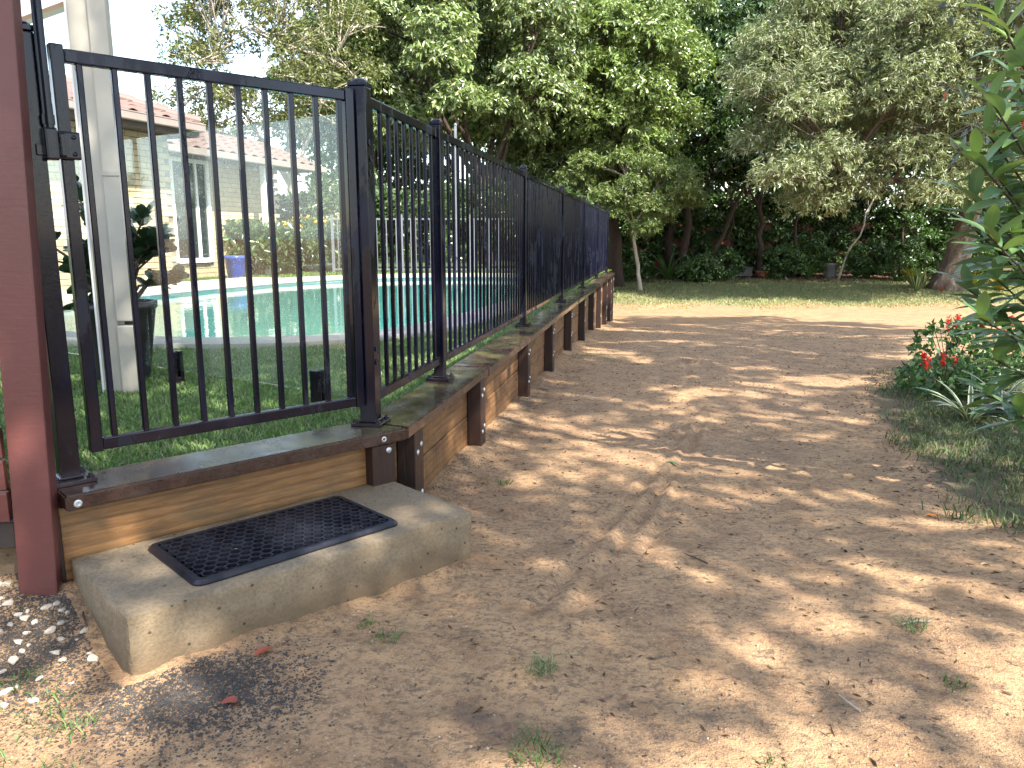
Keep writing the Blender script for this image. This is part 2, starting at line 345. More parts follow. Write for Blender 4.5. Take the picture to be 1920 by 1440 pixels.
def m_ground():
    t = NT('sandy_dirt'); p = t.coord('Position'); at = t.n('Attribute', attribute_name='col').outputs['Color']
    sp = t.n('SeparateColor', Color=at)
    big = t.noise(p, 0.9, 5, 0.6); mid = t.noise(p, 5.5, 6, 0.65, 0.3); fine = t.noise(p, 60, 4, 0.7); grit = t.noise(p, 190, 2, 0.6)
    streak = t.noise(t.coord('Position', (9, 16, 9)), 2.6, 7, 0.78, 0.4)
    col = t.mix(t.ramp(big, [(0.35, 0.0), (0.65, 1.0)]), (0.335, 0.210, 0.116), (0.415, 0.258, 0.130))
    col = t.mix(t.ramp(mid, [(0.45, 0.0), (0.66, 0.8)]), col, (0.225, 0.128, 0.066))
    col = t.mix(t.ramp(streak, [(0.50, 0.0), (0.63, 0.85)]), col, (0.105, 0.072, 0.050))
    col = t.mix(t.ramp(fine, [(0.36, 0.75), (0.50, 0.0)]), col, (0.14, 0.088, 0.058))
    col = t.mix(t.ramp(grit, [(0.58, 0.0), (0.70, 0.55)]), col, (0.50, 0.37, 0.23))
    edge = t.n('Math', operation='ADD'); t.link(mid, edge.inputs[0]); edge.inputs[1].default_value = -0.5
    def masked(ch, base, c, c2):
        a = t.n('Math', operation='ADD'); t.link(sp.outputs[ch], a.inputs[0]); t.link(edge.outputs[0], a.inputs[1])
        return t.mix(t.ramp(a.outputs[0], [(0.32, 0.0), (0.66, 0.92)]), base, t.mix(fine, c, c2))
    col = masked(0, col, (0.075, 0.058, 0.038), (0.125, 0.105, 0.062))
    col = masked(1, col, (0.022, 0.019, 0.018), (0.105, 0.092, 0.080))
    col = masked(2, col, (0.16, 0.15, 0.07), (0.22, 0.20, 0.10))
    t.set(color=col, rough=0.93, spec=0.25)
    h = t.mix(0.45, fine, t.noise(p, 24, 4, 0.65)); h = t.mix(0.35, h, grit); t.bump(h, 0.85, 0.02); return t.m
M['ground'] = m_ground()
M['turf'] = mat_noise('turf_backing', (0.030, 0.052, 0.018), (0.060, 0.095, 0.030), 20, (0.85, 0.95), 0.5, 120, 0.01, kind='Position')

# ------------------------------------------------------------------ noise and ground height
_tab = rng.random((256, 256))
def vnoise(x, y):
    xi = np.floor(x).astype(int); yi = np.floor(y).astype(int); fx = x - xi; fy = y - yi
    fx = fx*fx*(3-2*fx); fy = fy*fy*(3-2*fy)
    g = lambda a, b: _tab[a & 255, b & 255]
    return (g(xi, yi)*(1-fx) + g(xi+1, yi)*fx)*(1-fy) + (g(xi, yi+1)*(1-fx) + g(xi+1, yi+1)*fx)*fy
def fbm(x, y, o=4):
    s = 0; a = 1; t = 0
    for k in range(o): s = s + a*(vnoise(x*2**k + 17*k, y*2**k + 5*k) - 0.5); t += a; a *= 0.5
    return s/t*2
GY = [-60, 0, 1.9, 3.2, 4.4, 6, 8.75, 10.5, 13.5, 15.9, 19, 22, 28, 40, 300]
GZ = [-.30, -.36, -.36, -.41, -.45, -.48, -.54, -.63, -.84, -1.0, -1.05, -.92, -.6, -.5, -.5]
TRACKS = [((0.05, 2.05), (1.42, 5.55), 0.016), ((0.16, 2.05), (1.30, 5.05), 0.018), ((0.44, 2.45), (1.16, 4.7), 0.014), ((1.0, 4.4), (1.75, 7.6), 0.013)]
def seg_dist(x, y, a, b):
    ax, ay = a; bx, by = b; dx, dy = bx-ax, by-ay; L2 = dx*dx+dy*dy
    t = np.clip(((x-ax)*dx + (y-ay)*dy)/L2, 0, 1)
    return np.hypot(x-ax-t*dx, y-ay-t*dy)
def smooth(e0, e1, v): t = np.clip((v-e0)/(e1-e0), 0, 1); return t*t*(3-2*t)
def ground_z(x, y, detail=True):
    x = np.asarray(x, float); y = np.asarray(y, float)
    z = np.interp(y, GY, GZ)
    z = z + 0.14*np.exp(-(((x+1.40)/0.26)**2 + ((y-2.10)/0.30)**2))          # gravel heaped at the red post
    z = z + 0.16*np.exp(-(((x-12.6)/1.6)**2 + ((y-22.6)/1.3)**2))              # mound round the leaning trunk
    z = z - 0.10*np.exp(-(((x-4.6)/1.3)**2 + ((y-11.8)/1.2)**2)) + 0.07*np.exp(-(((x-4.9)/1.6)**2 + ((y-9.6)/0.6)**2))
    z = z + 0.05*smooth(1.9, 3.2, x - 0.15*(y-3))*np.exp(-((y-4.5)/3)**2)
    gs_ = (x-CX)*GD[0]+(y-CY)*GD[1]; gt_ = (x-CX)*GN[0]+(y-CY)*GN[1]; dst_ = np.hypot(np.maximum(np.abs(gs_-0.535)-0.5425, 0), np.maximum(np.abs(gt_-0.337)-0.245, 0))
    z = z + (0.022+0.03*fbm(x*5+2, y*5, 3))*np.exp(-(dst_/0.055)**2)*(gt_ > 0.1)
    wn_ = (x-CX)*FN[0]+(y-CY)*FN[1]; z = z + 0.03*(1+fbm(x*2, y*2, 2))*np.exp(-(np.maximum(wn_-0.10, 0)/0.09)**2)*(wn_ > -0.1)*(y > 3.0)*(y < 16)
    if detail:
        near = 1.0/(1.0 + (np.maximum(0, y-6)/8)**2)
        z = z + 0.028*fbm(x*0.9, y*0.9, 3) + near*(0.012*fbm(x*4, y*4, 3) + 0.007*fbm(x*14+3, y*14, 3))
        for a, b, dp in TRACKS:
            wob = 0.05*fbm(x*0.8+9, y*0.8, 2)
            dd = seg_dist(x+wob, y, a, b); z = z + near*(0.75+0.5*fbm(x*3+5, y*3, 2))*(-dp*np.exp(-(dd/0.022)**2) + dp*0.55*np.exp(-((dd-0.045)/0.02)**2))
    return z
def gz1(x, y): return float(ground_z(np.array([x]), np.array([y]))[0])
WALL_L = [(-9.0, 6.6), (-1.36, 2.10)]           # line of the red weatherboard wall
def in_yard(x, y, m=0.0):
    """inside the raised pool yard, m metres back from its edge"""
    sn = (x-CX)*FN[0] + (y-CY)*FN[1]; st = (x-CX)*GN[0] + (y-CY)*GN[1]
    a = np.array(WALL_L[0]); b = np.array(WALL_L[1]); dx, dy = (b-a)/np.linalg.norm(b-a)
    sw = (x-b[0])*dy - (y-b[1])*dx
    return (sn < 0.02-m) & (st < 0.0-m) & (sw < -m) & (y < 40)

# ------------------------------------------------------------------ ground sheet
def axis(knots):
    out = []
    for (a, b, st) in knots: out += list(np.arange(a, b-1e-6, st))
    return np.array(out)
xs = np.concatenate([[-400, -200, -100, -60, -40, -25], axis([(-15, -3, 1.0), (-3, -1.6, .1), (-1.6, 2.6, .026), (2.6, 5, .07), (5, 16, .25), (16, 30, 1.0)]), [30, 45, 80, 150, 400]])
ys = np.concatenate([[-400, -150, -60, -25], axis([(-12, 0, 1.0), (0, 1.0, .1), (1.0, 5.0, .026), (5, 9, .06), (9, 18, .14), (18, 30, .4), (30, 45, 2)]), [45, 60, 100, 200, 600]])
GXm, GYm = np.meshgrid(xs, ys); Z = ground_z(GXm, GYm)
Z = np.where(in_yard(GXm, GYm, 0.25), np.minimum(Z, -2.6), Z)
nx, ny = len(xs), len(ys); idx = np.arange(nx*ny).reshape(ny, nx)
F = np.stack([idx[:-1, :-1], idx[:-1, 1:], idx[1:, 1:], idx[1:, :-1]], -1).reshape(-1, 4)
# soil masks: right verge, dark grit, far lawn
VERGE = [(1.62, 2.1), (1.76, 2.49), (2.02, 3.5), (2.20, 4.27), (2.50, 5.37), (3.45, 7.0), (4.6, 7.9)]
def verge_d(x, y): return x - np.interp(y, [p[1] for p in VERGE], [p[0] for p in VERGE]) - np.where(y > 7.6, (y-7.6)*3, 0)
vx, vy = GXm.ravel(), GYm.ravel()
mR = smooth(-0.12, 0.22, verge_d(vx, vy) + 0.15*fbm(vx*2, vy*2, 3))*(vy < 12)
mG = np.maximum.reduce([0.50*np.exp(-(((vx+0.78)/0.26)**2 + ((vy-1.66)/0.17)**2)), 0.62*np.exp(-(((vx+1.22)/0.17)**2 + ((vy-1.92)/0.33)**2)),
                        0.6*np.exp(-(seg_dist(vx, vy, (-0.40, 3.02), (0.25, 5.9))/0.13)**2)*(vx > -0.6), 0.55*np.exp(-(((vx-0.25)/0.5)**2 + ((vy-1.55)/0.12)**2))])
mG = mG*(0.72+0.5*fbm(vx*9, vy*9, 3)+0.25*fbm(vx*30, vy*30, 2))
mB = smooth(19.6, 21.2, vy + 0.9*fbm(vx*0.7, vy*0.7, 3) + 0.03*vx)*smooth(27.4, 25.6, vy + 0.6*fbm(vx*0.5+4, vy*0.5, 2))
mR = np.maximum(mR, smooth(25.2, 26.6, vy))
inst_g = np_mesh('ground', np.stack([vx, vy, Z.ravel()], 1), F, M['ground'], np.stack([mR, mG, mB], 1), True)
tag(inst('ground', inst_g), kind='structure')

# ------------------------------------------------------------------ pool yard: turf, coping, pool
POOL_K = [(-5.0, 8.8), (-4.75, 10.3), (-4.25, 11.9), (-3.5, 13.6), (-2.2, 14.7), (-0.8, 15.0), (0.35, 14.6), (0.75, 13.2), (0.45, 11.0), (0.05, 9.0), (-0.45, 7.1), (-0.85, 6.0), (-1.5, 5.45), (-2.5, 5.40), (-3.6, 5.9), (-4.5, 7.0)]
def spline(K, n=6):
    out = []; m = len(K)
    for i in range(m):
        p0, p1, p2, p3 = [np.array(K[(i+j) % m], float) for j in (-1, 0, 1, 2)]
        for k in range(n):
            t = k/n; out.append(0.5*((2*p1) + (-p0+p2)*t + (2*p0-5*p1+4*p2-p3)*t*t + (-p0+3*p1-3*p2+p3)*t**3))
    return np.array(out)
POOL = spline(POOL_K)
def offset(L, d):
    t = np.roll(L, -1, 0) - np.roll(L, 1, 0); t /= np.linalg.norm(t, axis=1)[:, None]
    return L + np.stack([-t[:, 1], t[:, 0]], 1)*d      # clockwise loop: left is outside
area = 0.5*np.sum(POOL[:, 0]*np.roll(POOL[:, 1], -1) - np.roll(POOL[:, 0], -1)*POOL[:, 1])
OUT_SIGN = 1.0 if area < 0 else -1.0
COPE = offset(POOL, 0.34*OUT_SIGN); INNER = offset(POOL, -0.03*OUT_SIGN)
yard = [tuple(fpt(13.2, 0.03)[:2]), tuple(fpt(0.12, 0.02)[:2]), tuple(gpt(0.02, 0.0)[:2]), tuple(gpt(1.03, 0.0)[:2]), WALL_L[1], WALL_L[0], (-40, 20), (-40, 36), (3.2, 36)]
def fill(name, loops, z, mat):
    bm = bmesh.new(); es = []
    for L in loops:
        vs = [bm.verts.new((p[0], p[1], z)) for p in L]
        es += [bm.edges.new((vs[i], vs[(i+1) % len(vs)])) for i in range(len(vs))]
    bmesh.ops.triangle_fill(bm, edges=es, use_beauty=True)
    bmesh.ops.recalc_face_normals(bm, faces=bm.faces)
    for f in bm.faces:
        if f.normal.z < 0: f.normal_flip()
    me = bpy.data.meshes.new(name); bm.to_mesh(me); bm.free(); me.materials.append(mat)
    return me
tag(inst('artificial_turf', fill('artificial_turf', [yard, [tuple(p) for p in COPE]], -0.022, M['turf'])), kind='structure')
def ring(A, za, B, zb):
    n = len(A); V = np.concatenate([np.c_[A, np.full(n, za)], np.c_[B, np.full(n, zb)]]); i = np.arange(n); j = (i+1) % n
    return V, np.stack([i, j, j+n, i+n], 1)
def strip_mesh(name, rings, mat):
    Vs = []; Fs = []; k = 0
    for (A, za), (B, zb) in zip(rings[:-1], rings[1:]):
        V, Fq = ring(A, za, B, zb); Vs.append(V); Fs.append(Fq+k); k += len(V)
    return np_mesh(name, np.concatenate(Vs), np.concatenate(Fs), mat)
tag(inst('pool_coping', strip_mesh('pool_coping', [(COPE, -0.06), (COPE, 0.012), (INNER, 0.012), (INNER, -0.05)], M['coping'])), kind='structure')
sh = inst('pool_shell', strip_mesh('pool_shell', [(POOL, -0.03), (POOL, -1.3)], M['shell'])); tag(sh, kind='structure')
inst('pool_floor', fill('pool_floor', [[tuple(p) for p in POOL]], -1.3, M['shell']), sh)
tag(inst('pool_water', fill('pool_water', [[tuple(p) for p in offset(POOL, -0.004*OUT_SIGN)]], -0.085, M['water'])), kind='structure')

# ------------------------------------------------------------------ grass blades
def blades(name, P, hgt, wid, pal, lean=0.5, mat='blade'):
    n = len(P); a = rng.random(n)*2*np.pi; b = rng.random(n)*2*np.pi
    h = hgt*(0.55+0.75*rng.random(n)); w = wid*(0.7+0.6*rng.random(n)); le = lean*h*(0.3+rng.random(n))
    dx = np.cos(a)*w/2; dy = np.sin(a)*w/2; tx = np.cos(b)*le; ty = np.sin(b)*le
    V = np.empty((n, 5, 3)); x, y, z = P.T
    V[:, 0] = np.c_[x-dx, y-dy, z]; V[:, 1] = np.c_[x+dx, y+dy, z]
    V[:, 2] = np.c_[x+dx*.8+tx*.35, y+dy*.8+ty*.35, z+h*.6]; V[:, 3] = np.c_[x-dx*.8+tx*.35, y-dy*.8+ty*.35, z+h*.6]
    V[:, 4] = np.c_[x+tx, y+ty, z+h*(1-0.25*lean)]
    k = np.arange(n)[:, None]*5
    Fb = np.concatenate([k+np.array([[0, 1, 2]]), k+np.array([[0, 2, 3]]), k+np.array([[3, 2, 4]])])
    pal = np.array(pal); c = pal[rng.integers(0, len(pal), n)]*(0.75+0.5*rng.random((n, 1)))
    return np_mesh(name, V.reshape(-1, 3), Fb, M[mat], np.repeat(c, 5, 0))
def scatter(n, x0, x1, y0, y1, keep):
    x = x0+(x1-x0)*rng.random(n); y = y0+(y1-y0)*rng.random(n); k = keep(x, y); return x[k], y[k]
TURF = [(0.125, 0.235, 0.055), (0.165, 0.285, 0.080), (0.095, 0.185, 0.045), (0.22, 0.29, 0.13), (0.25, 0.27, 0.15)]
from_poly = lambda x, y, L: np.array([False]*len(x)) if len(x) == 0 else poly_in(x, y, L)
def poly_in(x, y, L):
    c = np.zeros(len(x), bool); n = len(L)
    for i in range(n):
        x1, y1 = L[i]; x2, y2 = L[(i+1) % n]
        hit = ((y1 > y) != (y2 > y)) & (x < (x2-x1)*(y-y1)/((y2-y1) if abs(y2-y1) > 1e-9 else 1e-9)+x1); c ^= hit
    return c
x, y = scatter(230000, -3.6, 0.6, 1.95, 6.4, lambda x, y: in_yard(x, y, 0.004) & ~poly_in(x, y, COPE))
keep = rng.random(len(x)) < np.clip(1.25 - (np.hypot(x, y)-2.3)/4.2, 0.15, 1); x, y = x[keep], y[keep]
tag(inst('turf_pile', blades('turf_pile', np.c_[x, y, np.full(len(x), -0.024)], 0.027, 0.0042, TURF, 0.8)), 'short green synthetic turf fibres behind the black gate', 'turf', kind='stuff')
LAWN2 = [(0.13, 0.20, 0.050), (0.16, 0.23, 0.065), (0.10, 0.16, 0.04)]
x, y = scatter(60000, -9, 2.6, 5.5, 17.5, lambda x, y: in_yard(x, y, 0.02) & ~poly_in(x, y, COPE) & ((y > 6.4) | (x < -3.6)))
tag(inst('turf_pile', blades('turf_pile', np.c_[x, y, np.full(len(x), -0.024)], 0.042, 0.012, LAWN2, 0.6)), 'sunlit green turf fibres around the far side of the pool', 'turf', kind='stuff')
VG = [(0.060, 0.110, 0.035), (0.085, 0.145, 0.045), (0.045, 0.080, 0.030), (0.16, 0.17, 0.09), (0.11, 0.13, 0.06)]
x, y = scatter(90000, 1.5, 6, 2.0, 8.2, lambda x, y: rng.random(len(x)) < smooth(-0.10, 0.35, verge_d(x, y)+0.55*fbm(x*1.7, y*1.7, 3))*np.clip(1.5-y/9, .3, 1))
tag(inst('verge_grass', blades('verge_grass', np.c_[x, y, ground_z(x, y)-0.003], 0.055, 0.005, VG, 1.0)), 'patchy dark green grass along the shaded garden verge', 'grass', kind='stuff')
FG = [(0.19, 0.235, 0.09), (0.15, 0.205, 0.075), (0.28, 0.28, 0.14), (0.32, 0.30, 0.17)]
x, y = scatter(110000, 0.5, 19, 18.9, 27.5, lambda x, y: rng.random(len(x)) < smooth(19.2, 21.0, y+1.1*fbm(x*0.8, y*0.8, 3)+.03*x)*smooth(26.9, 25.4, y+0.8*fbm(x*0.5+4, y*0.5, 2))*0.9)
tag(inst('lawn_grass', blades('lawn_grass', np.c_[x, y, ground_z(x, y)-0.003], 0.06, 0.014, FG, 0.9)), 'worn green lawn grass between the dirt and the trees', 'grass', kind='stuff')

# ------------------------------------------------------------------ retaining wall
wall = empty('retaining_wall', (CX, CY, 0), F_ROT)
tag(wall, 'low timber sleeper retaining wall with dark wet capping along the dirt path', 'retaining wall')
# local axes: x along the fence, y to the left (towards the pool)
def wl_(s, n, z): return (s, -n, z)
# capping: mitred at the corner, in lengths with hairline joints
cap_n0, cap_n1 = -0.055, 0.160
def loc_f(P): dx, dy = P[0]-CX, P[1]-CY; return (dx*FD[0]+dy*FD[1], -(dx*FN[0]+dy*FN[1]))
gi, go = -0.062, 0.150
def isect(n, t):   # point at offset n from the fence line and t from the gate line
    A = np.array([[FN[0], FN[1]], [GN[0], GN[1]]]); r = np.linalg.solve(A, np.array([n, t])); return (CX+r[0], CY+r[1])
ci = loc_f(isect(cap_n0, gi)); co = loc_f(isect(cap_n1, go))
def gl(s, t): return loc_f(gpt(s, t))
def cap_poly(name, poly, z0=-0.046, z1=0.0):
    bm = bmesh.new(); vs = [bm.verts.new((p[0], p[1], z0)) for p in poly]; f = bm.faces.new(vs)
    r = bmesh.ops.extrude_face_region(bm, geom=[f])
    for v in [g for g in r['geom'] if isinstance(g, bmesh.types.BMVert)]: v.co.z = z1
    bmesh.ops.recalc_face_normals(bm, faces=bm.faces)
    bmesh.ops.bevel(bm, geom=[e for e in bm.edges if len(e.link_faces) == 2 and abs(e.verts[0].co.z-e.verts[1].co.z) < 1e-6], offset=0.006, segments=2, affect='EDGES')
    me = bpy.data.meshes.new(name); bm.to_mesh(me); bm.free(); me.materials.append(M['cap']); return inst(name, me, wall)
cap_poly('capping_board', [gl(1.085, gi), gl(1.085, go), (co[0]-0.004, co[1]), (ci[0]-0.004, ci[1])])
brk = [None, 1.36, 3.76, 6.16, 8.56, 10.96, 13.16]
for i in range(6):
    a, b = brk[i], brk[i+1]; jo = (0.0, 0.004, -0.003, 0.003, 0.0, 0.002)[i]
    if a is None: cap_poly('capping_board', [(ci[0]+0.002, ci[1]), (co[0]+0.002, co[1]), (b-0.002, -cap_n1), (b-0.002, -cap_n0)])
    else: cap_poly('capping_board', [(a+0.002, -cap_n0), (a+0.002, -cap_n1-jo), (b-0.002, -cap_n1-jo), (b-0.002, -cap_n0)], -0.050+jo*0.3, 0.0+jo*0.3)
# uprights
UP = [0.13, 1.27, 2.78, 4.10, 5.55, 7.05, 8.40, 9.75, 11.15, 12.35, 13.05]
UW = 0.105
def bolt_mesh(ax):
    mb = MB(); prof = [(0.0120, 0.0), (0.0120, 0.002), (0.009, 0.0045), (0.004, 0.006)]; n = 12
    vs = []
    for r, z in prof:
        for k in range(n):
            a = 2*math.pi*k/n; u, v = r*math.cos(a), r*math.sin(a)
            vs.append((u, -z, v) if ax == 'y' else (-z, u, v))
    fs = [(i*n+k, i*n+(k+1) % n, (i+1)*n+(k+1) % n, (i+1)*n+k) for i in range(3) for k in range(n)] + [tuple(3*n+k for k in range(n))]
    return mb.add(vs, fs).mesh('bolt', M['galv'], False)
BOLT = bolt_mesh('y')
UF = 0.148      # outer face of uprights
for i, s in enumerate(UP):
    p = fpt(s, 0.15); zb = gz1(p.x, p.y) - 0.30; zt = -0.0505
    mb = MB().box((0, 0, (zb+zt)/2), (UW, 0.075, zt-zb), 0, 0.003)
    u = mb.build('upright', M['upright'], wall, (s, -(UF-0.0375), 0))
    u.rotation_euler = (0, 0, random.uniform(-.02, .02))
    gzz = gz1(p.x, p.y)
    zs = [-0.125, -0.125-0.2 if -0.33 > gzz+0.04 else None, -0.53 if -0.55 > gzz+0.05 else None, -0.73 if -0.75 > gzz+0.05 else None]
    for z in zs:
        if z is None: continue
        for dx, dz in ((-0.022, -0.012), (0.022, 0.012)):
            inst('bolt', BOLT, u, (dx, -0.0376, z+dz))
# end upright on the gate side of the corner
mb = MB().box((0, 0, -0.29), (0.10, 0.10, 0.478), 0, 0.003); pe = gl(0.035, 0.085)
u = mb.build('upright', M['upright'], wall, (pe[0], pe[1], 0), G_ROT-F_ROT)
inst('bolt', BOLT, u, (-0.02, 0.0502, -0.075), (0, 0, math.pi))
mb = MB().box((0, 0, -0.25), (0.06, 0.10, 0.40), 0, 0.003); pe = gl(1.075, 0.03)
mb.build('upright', M['darktimber'], wall, (pe[0], pe[1], 0), G_ROT-F_ROT)
# sleepers: courses of boards between uprights, set back under the capping
BH = 0.1935
for k in range(5):
    zt = -0.0515 - k*0.2
    joints = [0.02, 1.27, 2.78, 4.10, 5.55, 7.05, 8.40, 9.75, 11.15, 12.35, 13.10]
    for a, b in zip(joints[:-1], joints[1:]):
        p = fpt((a+b)/2, 0.1)
        if zt < gz1(p.x, p.y) - 0.05 and zt < gz1(*fpt(b, .1)[:2]) - 0.05: continue
        o = MB().box((0, 0, 0), (b-a-0.003, 0.048, BH), 0, 0.003).build('sleeper', M['sleeper'], wall, ((a+b)/2, -(0.047+random.uniform(-.003, .003)), zt-BH/2))
o = MB().box((0, 0, 0), (1.02, 0.048, 0.215), 0, 0.004).build('sleeper', M['sleeper_front'], wall, (gl(0.58, 0.062)[0], gl(0.58, 0.062)[1], -0.0515-0.1075), G_ROT-F_ROT)
o = MB().box((0, 0, 0), (1.02, 0.046, 0.20), 0, 0.003).build('sleeper', M['sleeper_front'], wall, (gl(0.58, 0.060)[0], gl(0.58, 0.060)[1], -0.369), G_ROT-F_ROT)
SCREW = MB().lathe([(0.011, 0), (0.011, 0.003), (0.007, 0.004), (0.004, 0.0015)], 12).mesh('screw', M['galv'])
for s_ in (0.045, 1.055):
    q = gl(s_, go+0.0003); inst('screw', SCREW, wall, (q[0], q[1], -0.026), (R(90), 0, G_ROT-F_ROT+math.pi))

# ------------------------------------------------------------------ black pool fence
fence = empty('pool_fence', (CX, CY, 0), F_ROT)
tag(fence, 'long black metal picket fence standing on the capping of the retaining wall', 'fence')
POST_H = 1.215
def post_parts(parent, s, y=0.0, w=0.05, rot=0.0, top=POST_H):
    p = MB().box((0, 0, top/2+0.004), (w, w, top), 0, 0.004).build('fence_post', M['black'], parent, (s, y, 0), rot)
    c = MB().box((0, 0, 0), (w+0.006, w+0.006, 0.016), 0, 0.003)
    prof = [(w*0.66, 0), (w*0.58, 0.006), (w*0.40, 0.011), (w*0.12, 0.0135)]
    c.lathe([(r*0.80, z+0.008) for r, z in prof], 12)
    c.build('post_cap', M['black'], p, (0, 0, top+0.0125))
    b = MB().box((0, 0, 0.0062), (0.118, 0.118, 0.012), 0, 0.002).box((0, 0, 0.016), (w+0.012, w+0.012, 0.008), 0, 0.003).build('base_plate', M['black'], p)
    for dx in (-.045, .045):
        for dy in (-.045, .045): inst('bolt', NUT, p, (dx, dy, 0.012))
    return p
NUT = MB().lathe([(0.010, 0), (0.010, 0.006), (0.006, 0.008), (0.006, 0.013)], 6).mesh('bolt', M['black'])
POSTS = [0.0] + [0.9577 + 2.4*k for k in range(6)]
for i, s in enumerate(POSTS): post_parts(fence, s, 0.0, 0.062 if i == 0 else 0.052)
PICK = MB().box((0, 0, 0.5400), (0.016, 0.016, 1.080), 0, 0.0025).mesh('picket', M['black'])
Z_BOT, Z_TOP = 0.098, 1.180
BRK = MB().box((0, 0, 0), (0.03, 0.032, 0.046), 0, 0.003).mesh('bracket', M['black'])
for i in range(6):
    a, b = POSTS[i], POSTS[i+1]; hw = 0.032 if i == 0 else 0.027
    L = b-a-hw-0.027; mid = (a+hw+b-0.027)/2
    for nm, z in (('bottom_rail', Z_BOT), ('top_rail', Z_TOP)):
        MB().box((0, 0, 0), (L-0.002, 0.026, 0.038), 0, 0.004).build(nm, M['black'], fence, (mid, 0, z))
        inst('bracket', BRK, fence, (a+hw+0.016, 0, z)); inst('bracket', BRK, fence, (b-0.043, 0, z))
    npk = 9 if i == 0 else 23
    for k in range(npk):
        inst('picket', PICK, fence, (a + (b-a)*(k+1)/(npk+1), 0, Z_BOT+0.001))
# hinge screws on the corner post
SCREWB = SCREW.copy(); SCREWB.materials[0] = M['black']
for z in (1.03, 0.975, 0.925, 0.29, 0.24): inst('screw', SCREWB, fence, (-0.006 if z != .975 else 0.006, -0.0312, z), (R(90), 0, 0))

# ------------------------------------------------------------------ gate, gate post and latch
gate = empty('pool_gate', (CX, CY, 0), G_ROT)
tag(gate, 'black metal picket gate closed between the corner post and the latch post', 'gate')
for s in (0.054, 0.958): MB().box((0, 0, 0.643), (0.034, 0.034, 1.135), 0, 0.004).build('stile', M['black'], gate, (s, 0.004, 0))
for nm, z in (('bottom_rail', 0.097), ('top_rail', 1.183)): MB().box((0, 0, 0), (0.868, 0.028, 0.036), 0, 0.004).build(nm, M['black'], gate, (0.506, 0.004, z))
GP = MB().box((0, 0, 0.534), (0.017, 0.017, 1.068), 0, 0.0025).mesh('picket', M['black'])
for k in range(10): inst('picket', GP, gate, (0.090+0.0905*k, 0.004, 0.106))
for z in (0.30, 1.0):
    MB().box((0, 0, 0), (0.022, 0.05, 0.075), 0, 0.006).tube([(0.004, 0.026, -0.04), (0.004, 0.026, 0.04)], 0.010, 10).build('hinge', M['black'], gate, (0.035, -0.030, z))
st = MB().box((0, 0, 0), (0.058, 0.012, 0.075), 0, 0.006).box((0.018, 0.010, 0), (0.016, 0.014, 0.064), 0, 0.005)
lt = st.build('latch_striker', M['black'], gate, (0.955, 0.032, 0.945))
for dz in (-.022, .022): inst('screw', SCREWB, lt, (-0.012, 0.0062, dz), (R(-90), 0, 0), (.6, .6, .6))
gpo = empty('gate_post', gpt(1.035, 0.0), G_ROT); tag(gpo, 'black square metal gate post with latch tube beside the red timber post', 'gate post')
pp = post_parts(gpo, 0, 0, 0.052, 0.0, 1.225)
lb = MB().box((0, 0, 0), (0.032, 0.034, 0.085), 0, 0.006).tube([(0, 0.002, 0.03), (0, 0.002, 0.47)], 0.0125, 12).tube([(0, 0.002, 0.05), (0, 0.002, 0.075)], 0.0155, 12).tube([(0, 0.002, 0.46), (0, 0.002, 0.50)], [0.016, 0.013], 12)
lb.build('latch_body', M['black'], gpo, (-0.034, 0.040, 0.945))
MB().box((0, 0, 0), (0.04, 0.006, 0.03), 0, 0.002).build('latch_bracket', M['black'], gpo, (-0.02, 0.0285, 0.93))

# ------------------------------------------------------------------ concrete step and mat
def step_mesh():
    Lx, Ly, H = 1.085, 0.49, 0.30; bm = bmesh.new(); bmesh.ops.create_cube(bm, size=1.0)
    for v in bm.verts: v.co = Vector((v.co.x*Lx, v.co.y*Ly, v.co.z*H))
    for ax, n_ in ((0, 84), (1, 38), (2, 24)):
        bmesh.ops.subdivide_edges(bm, edges=[e for e in bm.edges if abs((e.verts[0].co-e.verts[1].co)[ax]) > 0.1], cuts=n_, use_grid_fill=True)
    co = np.array([v.co for v in bm.verts]); hf_ = np.array([Lx, Ly, H])/2; dist = np.sort(hf_-np.abs(co), 1)[:, 1]
    u_ = co[:, 0]*1.0+co[:, 1]*1.7; w_ = co[:, 2]*2.0+co[:, 1]*0.6
    big = np.clip(fbm(u_*5.5+3, w_*5.5+1, 4)+0.05, 0, 1); sm = fbm(u_*28, w_*28+9, 3)
    rad_ = 0.002+0.016*big+0.003*sm; amt = np.clip(1-dist/np.maximum(rad_, 1e-4), 0, 1)**1.6
    nr = np.sign(co)*(np.abs(hf_-np.abs(co)) < np.maximum(rad_, 0.004)[:, None]); co2 = co - nr*(amt*(0.0008+0.013*big))[:, None]
    co2 += np.sign(co)*((hf_-np.abs(co)) < 1e-6)*(0.0022*fbm(u_*6, w_*6+4, 3)+0.0008*sm)[:, None]
    for v, c in zip(bm.verts, co2): v.co = Vector(c)
    for f in bm.faces: f.smooth = True
    bm.normal_update()
    me = bpy.data.meshes.new('concrete_step'); bm.to_mesh(me); bm.free(); me.materials.append(M['concrete']); me.set_sharp_from_angle(angle=R(38)); return me
step = inst('concrete_step', step_mesh(), None, gpt(0.535, 0.337, -0.20-0.15), (0, 0, G_ROT))
tag(step, 'rough cast concrete doorstep slab in front of the black gate', 'step')
matt = empty('door_mat', gpt(0.567, 0.345, -0.2005), G_ROT + 0.015); tag(matt, 'black rubber honeycomb doormat on the concrete step', 'doormat')
ML, MW = 0.655, 0.365
